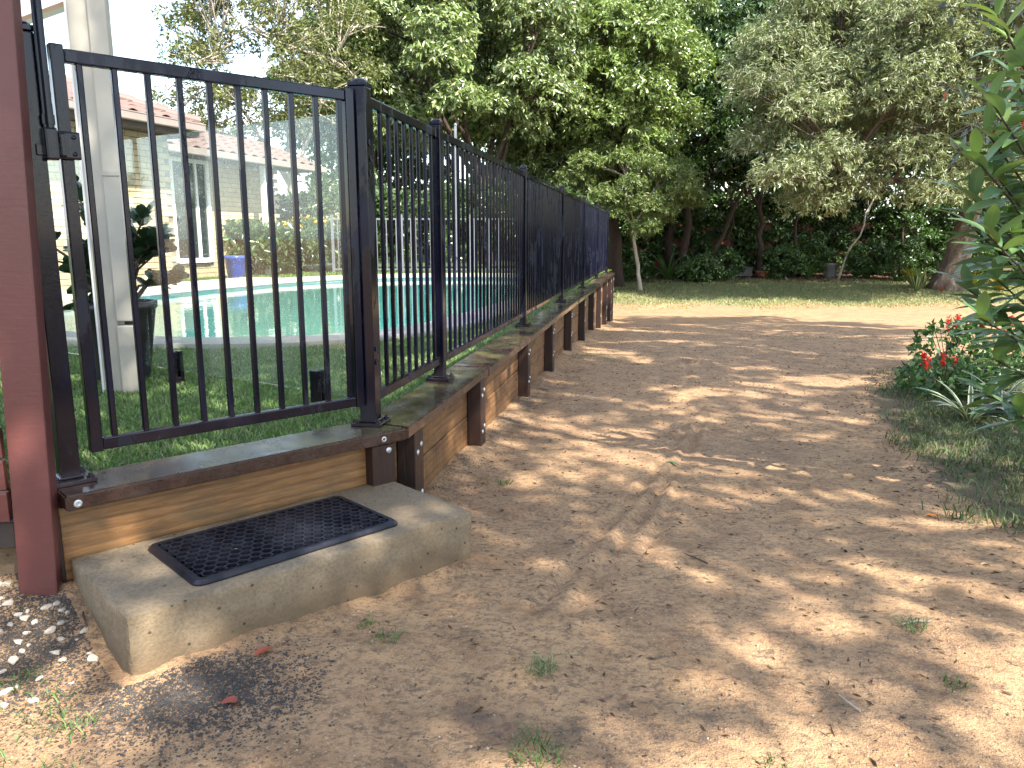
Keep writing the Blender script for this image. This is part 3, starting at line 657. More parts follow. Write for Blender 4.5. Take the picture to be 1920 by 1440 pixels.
def rrect(L, W, r, n=6):
    out = []
    for cx, cy, a0 in ((L/2-r, W/2-r, 0), (-L/2+r, W/2-r, 90), (-L/2+r, -W/2+r, 180), (L/2-r, -W/2+r, 270)):
        out += [(cx+r*math.cos(R(a0+90*k/n)), cy+r*math.sin(R(a0+90*k/n))) for k in range(n+1)]
    return np.array(out)
o1, o2, i1 = rrect(ML, MW, 0.028), rrect(ML-0.018, MW-0.018, 0.022), rrect(ML-0.046, MW-0.046, 0.012)
inst('border', strip_mesh('border', [(o1, 0.001), (o1, 0.006), (o2, 0.015), (i1, 0.015), (i1, 0.001)], M['rubber']), matt)
hv = []; hf = []; cell = 0.0335; rw = cell*math.sqrt(3)/2
def hexring(cx, cy, r0, r1, z0, z1):
    k = len(hv)
    for r, z in ((r0, z1), (r1, z1), (r1, z0), (r0*0.98, z0)):
        for a in range(6): hv.append((cx+r*math.cos(R(60*a+30)), cy+r*math.sin(R(60*a+30)), z))
    for l in range(3):
        for a in range(6): hf.append((k+l*6+a, k+l*6+(a+1) % 6, k+(l+1)*6+(a+1) % 6, k+(l+1)*6+a))
row = 0; yy = -MW/2+0.034
while yy < MW/2-0.030:
    xx = -ML/2+0.036+(cell/2 if row % 2 else 0)
    while xx < ML/2-0.032: hexring(xx, yy, cell/math.sqrt(3), cell/math.sqrt(3)-0.0038, 0.002, 0.0155); xx += cell
    yy += rw; row += 1
me = bpy.data.meshes.new('honeycomb_grid'); me.from_pydata(hv, [], hf); me.materials.append(M['rubber']); inst('honeycomb_grid', me, matt)
mbk = MB()
for k in range(26):
    u = rng.normal(0.06, 0.09); v = rng.normal(0.02, 0.06); s = rng.uniform(.004, .009)
    mbk.lathe([(s, 0), (s*.7, s*.6)], 5, (u, v, 0.0004))
gr = mbk.build('sand_grit', M['stone'], matt); gr['kind'] = 'stuff'

# ------------------------------------------------------------------ red post and wall beside it
ang = R(20); pw = 0.092; pr = Vector((-1.258, 2.000)); pl = pr - Vector((math.cos(ang), math.sin(ang)))*pw
pm = (pr+pl)/2; back = Vector((-math.sin(ang), math.cos(ang))); pc = pm + back*0.046
rp = MB().box((0, 0, 1.35), (pw, 0.092, 3.3), 0, 0.006).build('carport_post', M['redpaint'], None, (pc.x, pc.y, -0.22), ang)
rp.rotation_euler = (0, R(1.9), ang)
tag(rp, 'square red-brown painted timber post next to the gate', 'post')
rw_ = empty('weatherboard_wall', (pc.x, pc.y, 0), R(12)); tag(rw_, 'red painted weatherboards topped by galvanised sheet, left of the red post', 'wall')
for k in range(3): MB().box((-1.2, 0, 0), (2.2, 0.022, 0.083), 0, 0.004).build('weatherboard', M['redpaint'], rw_, (0.050, -0.018+0.002*k, -0.018+0.0885*k))
MB().box((-1.2, 0.01, -0.105), (2.2, 0.05, 0.075), 0, 0.003).build('bearer', M['darktimber'], rw_, (0.050, 0.01, 0))
MB().box((-1.2, 0.06, -0.35), (2.2, 0.05, 0.41), 0, 0.006).build('footing', M['concrete'], rw_, (0.050, 0.02, 0))
nn = 60; Vc = []; 
for i in range(nn):
    z = 0.216+ i*0.012
    for xx in (-2.2, -0.11): Vc.append((xx, -0.030+0.010*math.sin(z*2*math.pi/0.076), z))
    for xx in (-2.2, -0.11): Vc.append((xx, -0.0285+0.010*math.sin(z*2*math.pi/0.076), z))
Vc = np.array(Vc); Fc = []
for i in range(nn-1):
    a = i*4; Fc += [(a, a+1, a+5, a+4), (a+3, a+2, a+6, a+7), (a+1, a+3, a+7, a+5)]
cs = inst('corrugated_sheet', np_mesh('corrugated_sheet', Vc, np.array(Fc), M['galv'], None, True), rw_)
cs.location = (0.045, 0, 0)
for z in (0.25, 0.40, 0.55): inst('screw', SCREW, cs, (-0.135, -0.036, z), (R(90), 0, 0), (.9, .9, .9))

# ------------------------------------------------------------------ cream column with downpipe, carport roof edge
col_ = empty('verandah_column', (-1.83, 3.60, -0.022), R(8)); tag(col_, 'cream verandah column with rectangular downpipe standing on the turf', 'column')
MB().box((0, 0, 1.25), (0.088, 0.088, 2.50), 0, 0.003).build('shaft', M['cream'], col_, (-0.045, 0.02, 0))
MB().box((0, 0, 1.25), (0.012, 0.070, 2.50), 0, 0.002).build('corner_trim', M['white'], col_, (-0.0955, 0.02, 0))
dp = MB().box((0, 0, 0.16), (0.080, 0.060, 0.32), 0, 0.006).box((0, 0, 1.42), (0.076, 0.056, 2.16), 0, 0.006).build('downpipe', M['cream'], col_, (0.040, -0.02, 0))
for z in (1.0, 2.1): MB().box((0, 0, z), (0.084, 0.066, 0.022), 0, 0.002).build('pipe_strap', M['cream'], dp)
cpt = empty('carport_roof', (-3.4, 5.72, 2.13), math.atan2(-0.588, 0.809)); tag(cpt, 'white fascia and dark soffit of the carport roof overhead', 'roof')
MB().box((0.1, 0, 0.09), (4.2, 0.035, 0.17), 0, 0.004).build('fascia', M['white'], cpt)
MB().box((0.1, -0.05, 0.005), (4.2, 0.055, 0.03), 0, 0.003).build('fascia_trim', M['white'], cpt)
MB().box((0.1, -1.60, 0.13), (4.2, 3.0, 0.03), 0, 0.003).build('soffit', M['soffit'], cpt)

# ------------------------------------------------------------------ frameless glass fence
def glass_panel(a, b, label, spig, ztop=1.155):
    a = Vector(a); b = Vector(b); dv = b-a; L = dv.length
    t = empty('glass_panel', (a.x, a.y, -0.022), math.atan2(dv.y, dv.x)); tag(t, label, 'glass fence', 'frameless glass pool fence panels')
    MB().box((L/2, 0, (ztop+0.065)/2+0.0), (L, 0.012, ztop-0.065+0.022), 0, 0.001).build('pane', M['glass'], t, (0, 0, 0.022))
    for u in spig:
        s = MB().box((0, 0.017, 0.085), (0.052, 0.020, 0.17), 0, 0.004).box((0, -0.017, 0.085), (0.052, 0.020, 0.17), 0, 0.004).box((0, 0, 0.020), (0.052, 0.030, 0.04), 0, 0.003).box((0, 0, 0.005), (0.09, 0.09, 0.010), 0, 0.003)
        s.build('spigot', M['black'], t, (u, 0, 0))
    return t
glass_panel((-1.800, 3.870), (-0.655, 3.120), 'rain-spotted frameless glass panel standing behind the gate pickets', (0.16, 1.17))
glass_panel((-3.05, 4.70), (-1.845, 3.902), 'frameless glass panel behind the cream column and jade plant', (0.2, 1.1))

# ------------------------------------------------------------------ leaf meshes for plants whose leaves can be told apart
def leaf_mesh(name, L, W, mat, droop=0.3, fold=0.25, nseg=6, shape='lance', tipw=0.0, twist=0.0):
    V = []; UV = []; Fq = []
    for i in range(nseg+1):
        t = i/nseg
        if shape == 'lance': w = math.sin(math.pi*min(1, t*0.93+0.05))**0.85
        elif shape == 'strap': w = (0.55+0.45*min(1, t*4))*(1 if t < 0.6 else max(0.02, 1-((t-0.6)/0.4)**1.6))
        else: w = math.sqrt(max(0.0, 1-(2*min(1.0, t*0.96+0.02)-1.05)**2)) if t > 0.12 else 0.12+t*3
        w = max(w, 0.03)*W/2
        ax = L*math.sin(droop*2*t)/(droop*2) if abs(droop) > 1e-3 else L*t
        az = -L*(1-math.cos(droop*2*t))/(droop*2) if abs(droop) > 1e-3 else 0
        for u in (-1, -0.5, 0, 0.5, 1):
            V.append((ax, u*w, az+abs(u)*w*fold+u*w*twist*t)); UV.append((t, u))
    for i in range(nseg):
        for k in range(4): a = i*5+k; Fq.append((a, a+1, a+6, a+5))
    me = np_mesh(name, np.array(V), np.array(Fq), mat, None, True)
    uv = me.uv_layers.new(name='UVMap'); vi = np.empty(len(me.loops), dtype=np.int32); me.loops.foreach_get('vertex_index', vi)
    uv.data.foreach_set('uv', np.array(UV, dtype=np.float32)[vi].ravel()); return me
def orient(o, pos, direc, roll=0.0):
    d = Vector(direc).normalized(); q = d.to_track_quat('X', 'Z')
    o.location = pos; o.rotation_mode = 'QUATERNION'; o.rotation_quaternion = q @ Matrix.Rotation(roll, 4, 'X').to_quaternion()
# jade plant in its pot, behind the column
M['jade'] = m_objleaf('jade_leaf', [(0.020, 0.045, 0.022), (0.035, 0.075, 0.032), (0.028, 0.055, 0.030)], rough=0.3, trans=0.05, vein=False)
jade = empty('jade_plant', (-2.02, 3.95, -0.022)); tag(jade, 'dark jade plant with round fleshy leaves in a black pot behind the column', 'potted plant')
MB().lathe([(0.13, 0), (0.135, 0.02), (0.185, 0.36), (0.195, 0.37), (0.195, 0.40), (0.175, 0.40), (0.17, 0.34)], 24).build('pot', M['darkpot'], jade, (0, 0, 0), 0, True)
JL = [leaf_mesh('leaf', 0.098, 0.074, M['jade'], 0.15, 0.25, 5, 'round'), leaf_mesh('leaf', 0.080, 0.062, M['jade'], -0.2, 0.2, 5, 'round')]
mb = MB(); tips = []
for k in range(21):
    a = rng.uniform(0, 2*math.pi); r = rng.uniform(0.10, 0.36); hz = rng.uniform(0.34, 1.02)
    if k < 9: a = rng.uniform(-0.75, 0.05); r = rng.uniform(0.27, 0.40); hz = rng.uniform(0.30, 1.05)
    if k >= 12: a = rng.uniform(2.2, 4.2); r = rng.uniform(.15, .42)
    e = Vector((r*math.cos(a), 0.7*r*math.sin(a), hz)); m_ = Vector((e.x*0.5, e.y*0.5, 0.38+max(0, hz-0.3)*0.5))
    mb.tube([(e.x*.1, e.y*.1, 0.33), m_, e], [0.010, 0.007, 0.004], 6); tips.append((m_, e))
mb.build('stems', M['bark'], jade)
for m_, e in tips:
    dv = (e-m_).normalized()
    for j in range(14):
        f = rng.uniform(0.25, 1.04); p = m_.lerp(e, f); a = rng.uniform(0, 2*math.pi)
        dd = Vector((math.cos(a), math.sin(a), rng.uniform(-0.2, 0.7))) + dv*0.5
        o = inst('leaf', JL[j % 2], jade); orient(o, p, dd, rng.uniform(-.8, .8)); s = rng.uniform(0.75, 1.15); o.scale = (s, s, s)

# ------------------------------------------------------------------ house across the pool
HO = np.array([-5.26, 12.3]); HW = np.array([-0.33, -0.944]); HN = np.array([0.944, -0.33])
house = empty('brick_house', (HO[0], HO[1], -0.022), math.atan2(HW[1], HW[0]))
tag(house, 'cream brick house with pink tiled roof across the pool', 'house')
# local: x along wall towards the camera, y = left of that = outward (towards the pool)?
yl = np.array([-HW[1], HW[0]]); SGN = 1.0 if yl @ HN > 0 else -1.0
WH = 2.27
MB().box((2.6, -SGN*0.125, WH/2), (5.2, 0.23, WH), 0, 0).build('wall', M['mortar'], house)
BRICK = MB().box((0, 0, 0), (0.230, 0.10, 0.076), 0, 0.004).mesh('brick', M['brick'])
rest = []; cnt = 0
cells = []
for c_ in range(26):
    for k in range(22): cells.append((k*0.24+0.117+(0.12 if c_ % 2 else 0), 0.045+c_*0.086))
cells.sort(key=lambda q: q[0])
for (bx_, bz) in cells:
    if bx_ > 5.1: continue
    off = SGN*(-0.050+0.010+rng.uniform(-.0015, .0015))
    if cnt < 296: inst('brick', BRICK, house, (bx_, off, bz)); cnt += 1
    else: rest.append((bx_, off, bz))
mb = MB()
for q in rest: mb.box(q, (0.230, 0.10, 0.076), 0, 0)
o = mb.build('brick', M['brick'], house); o['kind'] = 'stuff'
# recessed wing with window, ending in a verandah
by = -SGN*0.9
wingw = MB().box((-1.9, by-SGN*0.115, WH/2), (3.6, 0.23, WH), 0, 0).build('wall', M['mortar'], house)
MB().box((-0.05, -SGN*0.55, WH/2), (0.10, 0.70, WH), 0, 0).build('wall', M['brick'], house)
mb = MB()
for c_ in range(26):
    for k in range(16):
        xb = -0.117-k*0.24-(0.12 if c_ % 2 else 0); zb = 0.045+c_*0.086
        if -1.85 < xb < -0.85 and 0.30 < zb < 2.05: continue
        mb.box((xb, by-SGN*0.038, zb), (0.23, 0.10, 0.076), 0, 0)
o = mb.build('brick', M['brick'], wingw); o['kind'] = 'stuff'
win = MB().box((-1.80, 0, 1.18), (0.09, 0.09, 1.78)).box((-0.92, 0, 1.18), (0.09, 0.09, 1.78)).box((-1.36, 0, 2.03), (0.79, 0.09, 0.08)).box((-1.36, 0, 0.32), (0.79, 0.10, 0.08)).box((-1.52, 0, 1.18), (0.055, 0.07, 1.63)).build('window', M['white'], house, (0, by+SGN*0.03, 0))
for xa, wd in ((-1.654, 0.205), (-1.225, 0.515)): MB().box((xa, 0, 1.18), (wd, 0.012, 1.63)).build('pane', M['winglass'], win, (0, SGN*0.005, 0))
MB().box((-2.95, 0, 1.1), (0.10, 0.10, 2.2), 0, 0.004).build('verandah_post', M['white'], house, (0, by+SGN*0.42, 0))
# roofs: hip roof over the front wing, lower roof over the recessed wing
PITCH = R(20)
def roof(parent, x0, x1, ye, ze, rows, hip, name='roof'):
    sl = math.tan(PITCH); depth = rows*0.32*math.cos(PITCH)
    base = MB(); P0 = (x0, ye, ze); h0 = x0 + (depth if hip else 0)
    base.add([(x0, SGN*0+ye, ze), (x1, ye, ze), (x1, ye-SGN*depth, ze+depth*sl), (h0, ye-SGN*depth, ze+depth*sl),
              (x0, ye, ze-0.03), (x1, ye, ze-0.03), (x1, ye-SGN*depth, ze+depth*sl-0.03), (h0, ye-SGN*depth, ze+depth*sl-0.03)],
             [(0, 1, 2, 3), (7, 6, 5, 4), (0, 4, 5, 1), (1, 5, 6, 2), (2, 6, 7, 3), (3, 7, 4, 0)])
    r = base.build(name, M['tile'], parent)
    n = 10; w = 0.30; L = 0.345; V = []; Ft = []
    for i in range(n+1):
        u = -w/2+w*i/n; hgt = 0.022*math.sin(2*math.pi*(i/n)*1.0+0.6)+0.026
        for (v, e) in ((0.0, 0.034), (L, 0.004)): V.append((u, -SGN*v*math.cos(PITCH), v*math.sin(PITCH)+hgt+e))
        V.append((u, 0.0, hgt+0.034-0.022))
    for i in range(n):
        a = i*3; Ft += [(a, a+3, a+4, a+1), (a+2, a+5, a+3, a)]
    T = np_mesh('roof_tile', np.array(V), np.array(Ft), M['tile'], None, False)
    for rr in range(rows):
        xx = x0+0.15+(rr*0.32*math.cos(PITCH) if hip else 0)
        while xx < x1-0.1:
            inst('roof_tile', T, r, (xx, ye-SGN*rr*0.32*math.cos(PITCH), ze+rr*0.32*math.sin(PITCH)), (0, 0, rng.uniform(-.01, .01))); xx += 0.30
    return r
rA = roof(house, 0.0, 5.2, SGN*0.60, WH+0.10, 8, True)
tb = MB()
for i in range(8):
    a = i*0.32*math.cos(PITCH); tb.tube([(a-0.02, SGN*0.60-SGN*a, WH+0.15+i*0.32*math.sin(PITCH)), (a+0.33, SGN*0.60-SGN*(a+0.31), WH+0.14+(i+1)*0.32*math.sin(PITCH))], [0.085, 0.075], 10)
tb.build('hip_tiles', M['tile'], rA)
MB().box((2.6, SGN*0.635, WH+0.055), (5.3, 0.11, 0.11), 0, 0.01).box((2.6, SGN*0.66, WH+0.105), (5.3, 0.075, 0.016), 0, 0.004).build('gutter', M['gutter'], rA)
MB().box((2.6, SGN*0.28, WH-0.02), (5.2, 0.60, 0.02)).build('soffit', M['soffit'], rA)
MB().box((2.6, SGN*0.572, WH-0.01), (5.25, 0.02, 0.13)).build('fascia', M['soffit'], rA)
MB().box((-0.03, -SGN*0.20, WH+0.03), (0.05, 1.5, 0.20)).build('barge_board', M['soffit'], rA)
rB = roof(house, -4.6, -0.05, by+SGN*0.62, WH-0.12, 5, False)
MB().box((-2.4, by+SGN*0.655, WH-0.16), (4.6, 0.11, 0.11), 0, 0.01).build('gutter', M['gutter'], rB)
MB().box((-2.4, by+SGN*0.30, WH-0.20), (4.5, 0.60, 0.02)).build('soffit', M['soffit'], rB)
MB().box((0.0, SGN*0.55, 0.02), (6.0, 0.7, 0.05), 0, 0.006).build('path_slab', M['coping'], house, (1.6, 0, 0))
pot = MB().lathe([(0.13, 0), (0.145, 0.02), (0.19, 0.34), (0.205, 0.35), (0.205, 0.40), (0.18, 0.40), (0.17, 0.33)], 24).build('plant_pot', M['bluepot'], None, (-5.02, 14.2, -0.024), 0, True)
tag(pot, 'glazed cobalt blue pot on the turf beside the house', 'plant pot')

# ------------------------------------------------------------------ silver fence behind the pool
sf = empty('silver_fence', (-3.7, 16.15, -0.024), R(-1.0)); tag(sf, 'pale silver picket fence on the far side of the pool', 'fence')
SP = MB().box((0, 0, 0.56), (0.018, 0.018, 1.0), 0, 0).mesh('picket', M['silver'])
for z in (0.075, 1.09): MB().box((2.50, 0, z), (5.0, 0.028, 0.035), 0, 0.003).build('rail', M['silver'], sf)
for k in range(4): MB().box((0, 0, 0.59), (0.055, 0.055, 1.18), 0, 0.003).build('fence_post', M['silver'], sf, (0.02+1.42*k, 0, 0))
for k in range(50):
    if k % 14.2 > 0.3: inst('picket', SP, sf, (0.03+0.1*k, 0, 0.02))
pp_ = MB().box((0, 0, 1.5), (0.05, 0.05, 3.0), 0, 0.004).lathe([(0.035, 3.0), (0.035, 3.02), (0.015, 3.05)], 10).build('garden_pole', M['silver'], None, (-1.17, 16.7, -0.03))
tag(pp_, 'tall thin pale pole behind the silver pool fence', 'pole')

# ------------------------------------------------------------------ trees and shrubs
def unit(n):
    v = rng.normal(size=(n, 3)); return v/np.linalg.norm(v, axis=1)[:, None]
def nrm(v): return v/np.maximum(1e-9, np.linalg.norm(v, axis=1))[:, None]
def leaf_cloud(name, P, D, L, W, pal, mat='leaf', droop=0.0, fold=0.22, tint=0.35, clump=None):
    """P bases, D axis directions; each leaf is a folded diamond of two triangles"""
    n = len(P); D = nrm(D + np.array([0, 0, -droop])); s = nrm(np.cross(D, unit(n))); up = np.cross(s, D)
    l = L*(0.65+0.6*rng.random(n))[:, None]; w = W*(0.7+0.5*rng.random(n))[:, None]
    V = np.empty((n, 4, 3)); V[:, 0] = P; mid = P + D*l*0.48
    V[:, 1] = mid + s*w/2 + up*w*fold; V[:, 3] = mid - s*w/2 + up*w*fold; V[:, 2] = P + D*l - up*l*0.12
    k = np.arange(n)[:, None]*4; Fq = np.concatenate([k+np.array([[0, 1, 2]]), k+np.array([[0, 2, 3]])])
    pal = np.array(pal); c = pal[rng.integers(0, len(pal), n)]*(1-tint/2+tint*rng.random((n, 1)))
    if clump is not None: c = c*clump[:, None]
    return np_mesh(name, V.reshape(-1, 3), Fq, M[mat], np.repeat(c, 4, 0))
def make_crown(lobes, whorls, per, L, W, pal, droop, spread=0.9, inner=0.55, mat='leaf', density=1.0):
    Ps, Ds, Cs = [], [], []
    for (c, r) in lobes:
        r = np.array(r if hasattr(r, '__len__') else (r, r, r*0.8)); n = max(4, int(whorls*density))
        u = unit(n); u[:, 2] = np.where(u[:, 2] < -0.35, -u[:, 2]*0.6, u[:, 2]); u = nrm(u)
        rad = inner+(1-inner)*rng.random(n)**0.6; rad *= 0.88+0.24*rng.random(n)
        tip = np.array(c) + u*r*rad[:, None]; ax = nrm(u + 0.45*unit(n))
        T = np.repeat(tip, per, 0); A = np.repeat(ax, per, 0); U = unit(n*per); U -= A*np.sum(U*A, 1)[:, None]
        Ps.append(T - A*rng.random((n*per, 1))*L*0.9); Ds.append(A*0.45 + nrm(U)*spread); Cs.append(np.full(n*per, rng.uniform(0.86, 1.14)))
    return leaf_cloud('crown', np.concatenate(Ps), np.concatenate(Ds), L, W, pal, mat, droop, clump=np.concatenate(Cs))
def bez(a, b, c, n): return [(a*(1-t)**2 + b*2*t*(1-t) + c*t*t) for t in [i/n for i in range(n+1)]]
def make_wood(base, fork, lobes, r0, r1, lean=0.0, twigs=3, wob=0.05, tw_r=0.010, tw_len=1.0, dense=1.0, ns=9, furrow=False):
    mb = MB(); base = Vector(base); fork = Vector(fork); n = 8; pts = []; rad = []
    for i in range(n+1):
        t = i/n; p = base.lerp(fork, t); p += Vector((rng.normal(0, wob), rng.normal(0, wob), 0))*(1 if 0 < i < n else 0); pts.append(p)
        rad.append((r0+(r1-r0)*t)*(1.0+0.55*math.exp(-t*9)))
    if furrow:
        pts = [base.lerp(fork, i/36) + Vector((wob*math.sin(i*.23), wob*math.cos(i*.19), 0))*(i/36) for i in range(37)]
        rad = [(r0+(r1-r0)*i/36)*(1+0.6*math.exp(-i/36*9)) for i in range(37)]; ns = 40
    pts[0] -= Vector((0, 0, 0.25)); k0 = len(mb.v); mb.tube(pts, rad, ns)
    if furrow:
        for j in range(k0, len(mb.v)):
            i, k = divmod(j-k0, ns); c = pts[i]; v = Vector(mb.v[j]); th = 2*math.pi*k/ns
            f = float(fbm(np.array([math.cos(th)*3.2+7+i*.02]), np.array([math.sin(th)*3.2+3+i*0.16]), 4)[0]); rid = abs(float(fbm(np.array([th*3.0+i*.05]), np.array([i*.12]), 2)[0]))
            mb.v[j] = tuple(c+(v-c)*(1+0.22*f-0.20*rid))
    L0 = [Vector(c) for c, r in lobes]; nm = max(3, min(7, len(lobes)//6)); mains = []
    order = sorted(range(len(L0)), key=lambda i: math.atan2(L0[i].y-fork.y, L0[i].x-fork.x))
    for k in range(nm):
        c = L0[order[int((k+0.5)*len(order)/nm)]]; e = fork.lerp(c, 0.75); Lm = (e-fork).length; st = base.lerp(fork, rng.uniform(0.72, 1.0))
        mid = st.lerp(e, 0.5)+Vector((rng.normal(0, .08), rng.normal(0, .08), rng.uniform(-.02, .12)))*Lm
        b = bez(st, mid, e, 7); mb.tube(b, [r1*0.62*(1-0.10*i) for i in range(8)], 7, False); mains.append(b)
    for (c, r) in lobes:
        c = Vector(c); rr = r[0] if hasattr(r, '__len__') else r
        st = min((p for b in mains for p in b[2:]), key=lambda p: (p-c).length); L = (c-st).length
        mid = st.lerp(c, 0.5)+Vector((rng.normal(0, .12), rng.normal(0, .12), rng.uniform(-.05, .12)))*L
        b = bez(st, mid, c, 4); mb.tube(b, [r1*0.26*(1-0.17*i) for i in range(5)], 5, False)
        for k in range(twigs):
            u = Vector(unit(1)[0]); u.z = abs(u.z)*0.8-0.1; s0 = b[rng.integers(1, 5)]; e = c + u*rr*0.92*tw_len
            m2 = s0.lerp(e, 0.5) + Vector((0, 0, rng.uniform(-.1, .1)))*rr
            mb.tube(bez(s0, m2, e, 3), [tw_r*1.7, tw_r*1.3, tw_r*0.9, tw_r*0.4], 4, False)
    return mb
def lobes_on(c, R3, n, rl, lo=-0.35):
    out = []; c = np.array(c)
    g = math.pi*(3-math.sqrt(5))
    for i in range(n):
        z = 1-(i+0.5)/n*(1-lo); th = g*i + rng.uniform(-.4, .4); rr = math.sqrt(max(0, 1-z*z)); f = rng.uniform(0.62, 0.88)
        out.append((c + np.array([rr*math.cos(th), rr*math.sin(th), z])*np.array(R3)*f, rl*rng.uniform(0.75, 1.25)))
    return out
def tree(name, label, base, crown_c, R3, nl, rl, trunk, bark, style, group=None, cat='tree', fork=None, twigs=3, tw_r=0.01, tw_len=1.0, lo=-0.35, extra=(), wob=0.05, density=1.0, furrow=False):
    base = np.array([base[0], base[1], gz1(base[0], base[1]) if len(base) < 3 else base[2]])
    t = empty(name, base); tag(t, label, cat, group)
    lb = [(np.array(c)-base, r) for c, r in lobes_on(crown_c, R3, nl, rl, lo)] + [(np.array(c)-base, r) for c, r in extra]
    cc = np.array(crown_c)-base
    fk = Vector(fork)-Vector(base) if fork is not None else Vector((cc[0]*0.6, cc[1]*0.6, max(0.4, cc[2]-R3[2]*0.75)))
    make_wood((0, 0, 0), fk, lb, trunk[0], trunk[1], twigs=twigs, tw_r=tw_r, tw_len=tw_len, wob=wob, furrow=furrow).build('trunk', M[bark], t, (0, 0, 0), 0, True)
    inst('crown', make_crown(lb, density=density, **style), t)
    return t
CAMPHOR = dict(whorls=270, per=6, L=0.165, W=0.064, droop=0.75, spread=0.9, inner=0.5, pal=[(0.165, 0.230, 0.070), (0.215, 0.280, 0.100), (0.275, 0.320, 0.155), (0.110, 0.170, 0.046)], mat='gloss_leaf')
DARKC = dict(whorls=120, per=6, L=0.21, W=0.082, droop=0.55, spread=0.9, inner=0.55, pal=[(0.050, 0.100, 0.026), (0.070, 0.130, 0.034), (0.040, 0.080, 0.024)], mat='gloss_leaf')
FINE = dict(whorls=370, per=6, L=0.15, W=0.033, droop=0.45, spread=0.75, inner=0.3, pal=[(0.185, 0.230, 0.105), (0.245, 0.285, 0.150), (0.130, 0.170, 0.075), (0.290, 0.305, 0.200)], mat='leaf')
SPARSE = dict(whorls=135, per=5, L=0.13, W=0.042, droop=0.35, spread=0.8, inner=0.3, pal=[(0.130, 0.150, 0.045), (0.165, 0.180, 0.065), (0.095, 0.120, 0.040)], mat='leaf')
LIGHT = dict(whorls=200, per=6, L=0.12, W=0.034, droop=0.55, spread=0.8, inner=0.35, pal=[(0.130, 0.185, 0.050), (0.165, 0.210, 0.070), (0.100, 0.150, 0.042)], mat='leaf')
SHRUB = dict(whorls=90, per=6, L=0.17, W=0.075, droop=0.25, spread=0.9, inner=0.5, pal=[(0.060, 0.120, 0.034), (0.090, 0.160, 0.046), (0.042, 0.085, 0.026)], mat='gloss_leaf')
# the canopy over the lawn and behind the pool
tree('camphor_tree', 'large broad-leaved tree with drooping pale green leaf clusters behind the pool fence', (-0.6, 21.8), (-1.6, 21.8, 5.3), (3.6, 2.4, 3.6), 44, 1.05, (0.26, 0.13), 'darkbark', CAMPHOR, 'trees behind the pool', lo=-0.75, fork=(-0.7, 21.6, 2.4))
tree('camphor_tree', 'tall bright green broad-leaved tree right of the drooping one, above the fence end', (3.2, 24.2), (3.1, 23.6, 6.0), (2.5, 2.2, 4.0), 40, 0.95, (0.24, 0.12), 'darkbark', dict(CAMPHOR, droop=0.45, pal=[(0.165, 0.235, 0.062), (0.225, 0.295, 0.095), (0.110, 0.170, 0.042)]), 'trees behind the pool', lo=-0.85, fork=(3.0, 24.0, 3.0))
tree('pale_gum_tree', 'sparse tree with bare whitish branches beside the house roof', (-5.5, 19.2, -0.024), (-5.6, 19.0, 4.5), (2.6, 2.0, 3.3), 34, 0.85, (0.17, 0.09), 'palebark', SPARSE, None, twigs=9, tw_r=0.013, tw_len=1.15, lo=-0.7, fork=(-5.3, 19.1, 2.2), wob=0.06)
tree('young_tree', 'slender young tree with pale crooked trunk on the lawn edge', (3.85, 23.2), (3.1, 22.5, 1.85), (2.3, 1.6, 1.6), 34, 0.52, (0.060, 0.040), 'palebark', LIGHT, None, lo=-0.8, fork=(3.55, 22.9, 1.15), wob=0.03)
tree('leaning_tree', 'leaning tree with thick furrowed trunk and wide grey-green fine foliage', (12.55, 22.5), (10.9, 21.4, 4.7), (5.2, 3.4, 3.2), 66, 1.15, (0.37, 0.24), 'bark', FINE, None, twigs=7, tw_r=0.012, tw_len=1.05, lo=-0.55, fork=(13.15, 22.3, 2.3), wob=0.04, furrow=True, extra=[((x_, 19.6+rng.uniform(-.5, .8), z_), 1.0) for x_, z_ in ((6.4, 3.0), (6.1, 4.2), (6.7, 2.1), (6.5, 5.2), (7.1, 6.2), (7.7, 1.5), (7.6, 2.5), (8.6, 1.9), (9.6, 2.6), (10.4, 1.7), (11.3, 2.3), (12.2, 1.9), (13.1, 2.8), (14.2, 2.4), (15.2, 3.2), (7.0, 3.6), (9.0, 3.8), (11.0, 3.9), (13.4, 4.2))])
tree('hedge_tree', 'bushy light green tree between the fence end and the bright broad-leaved tree', (1.8, 25.6), (1.9, 24.9, 3.2), (2.3, 1.6, 1.9), 24, 0.85, (0.13, 0.07), 'darkbark', CAMPHOR, 'trees behind the pool', lo=-0.6)
# darker row behind
row = [(-4.2, 26.5, 5.2, 3.4), (0.6, 29.5, 6.0, 3.6), (5.6, 27.6, 5.6, 3.0), (8.3, 29.0, 6.2, 3.2), (11.6, 30.0, 6.0, 3.4), (15.2, 29.0, 5.8, 3.4), (19.0, 28.0, 5.6, 3.6), (-1.8, 30.5, 6.2, 3.2)]
rl_ = ['dark tall tree standing behind the pale-branched tree', 'dark tree behind the drooping broad-leaved tree', 'dark tree with several trunks behind the young tree', 'dark tree above the black trough', 'dark tree above the grey garden pot', 'dark tree standing behind the leaning trunk', 'dark tree beyond the leaning tree, behind the big-leaved shrub', 'tall dark tree at the very back behind the silver fence']
for (x, y, zc, r), lb in zip(row, rl_):
    tree('dark_tree', lb, (x, y), (x, y, zc), (r, r*0.8, 4.0), 40, 1.15, (0.20, 0.11), 'darkbark', DARKC, 'dark trees along the back boundary', lo=-0.55, fork=(x+rng.uniform(-.5, .5), y, 2.0), twigs=2)
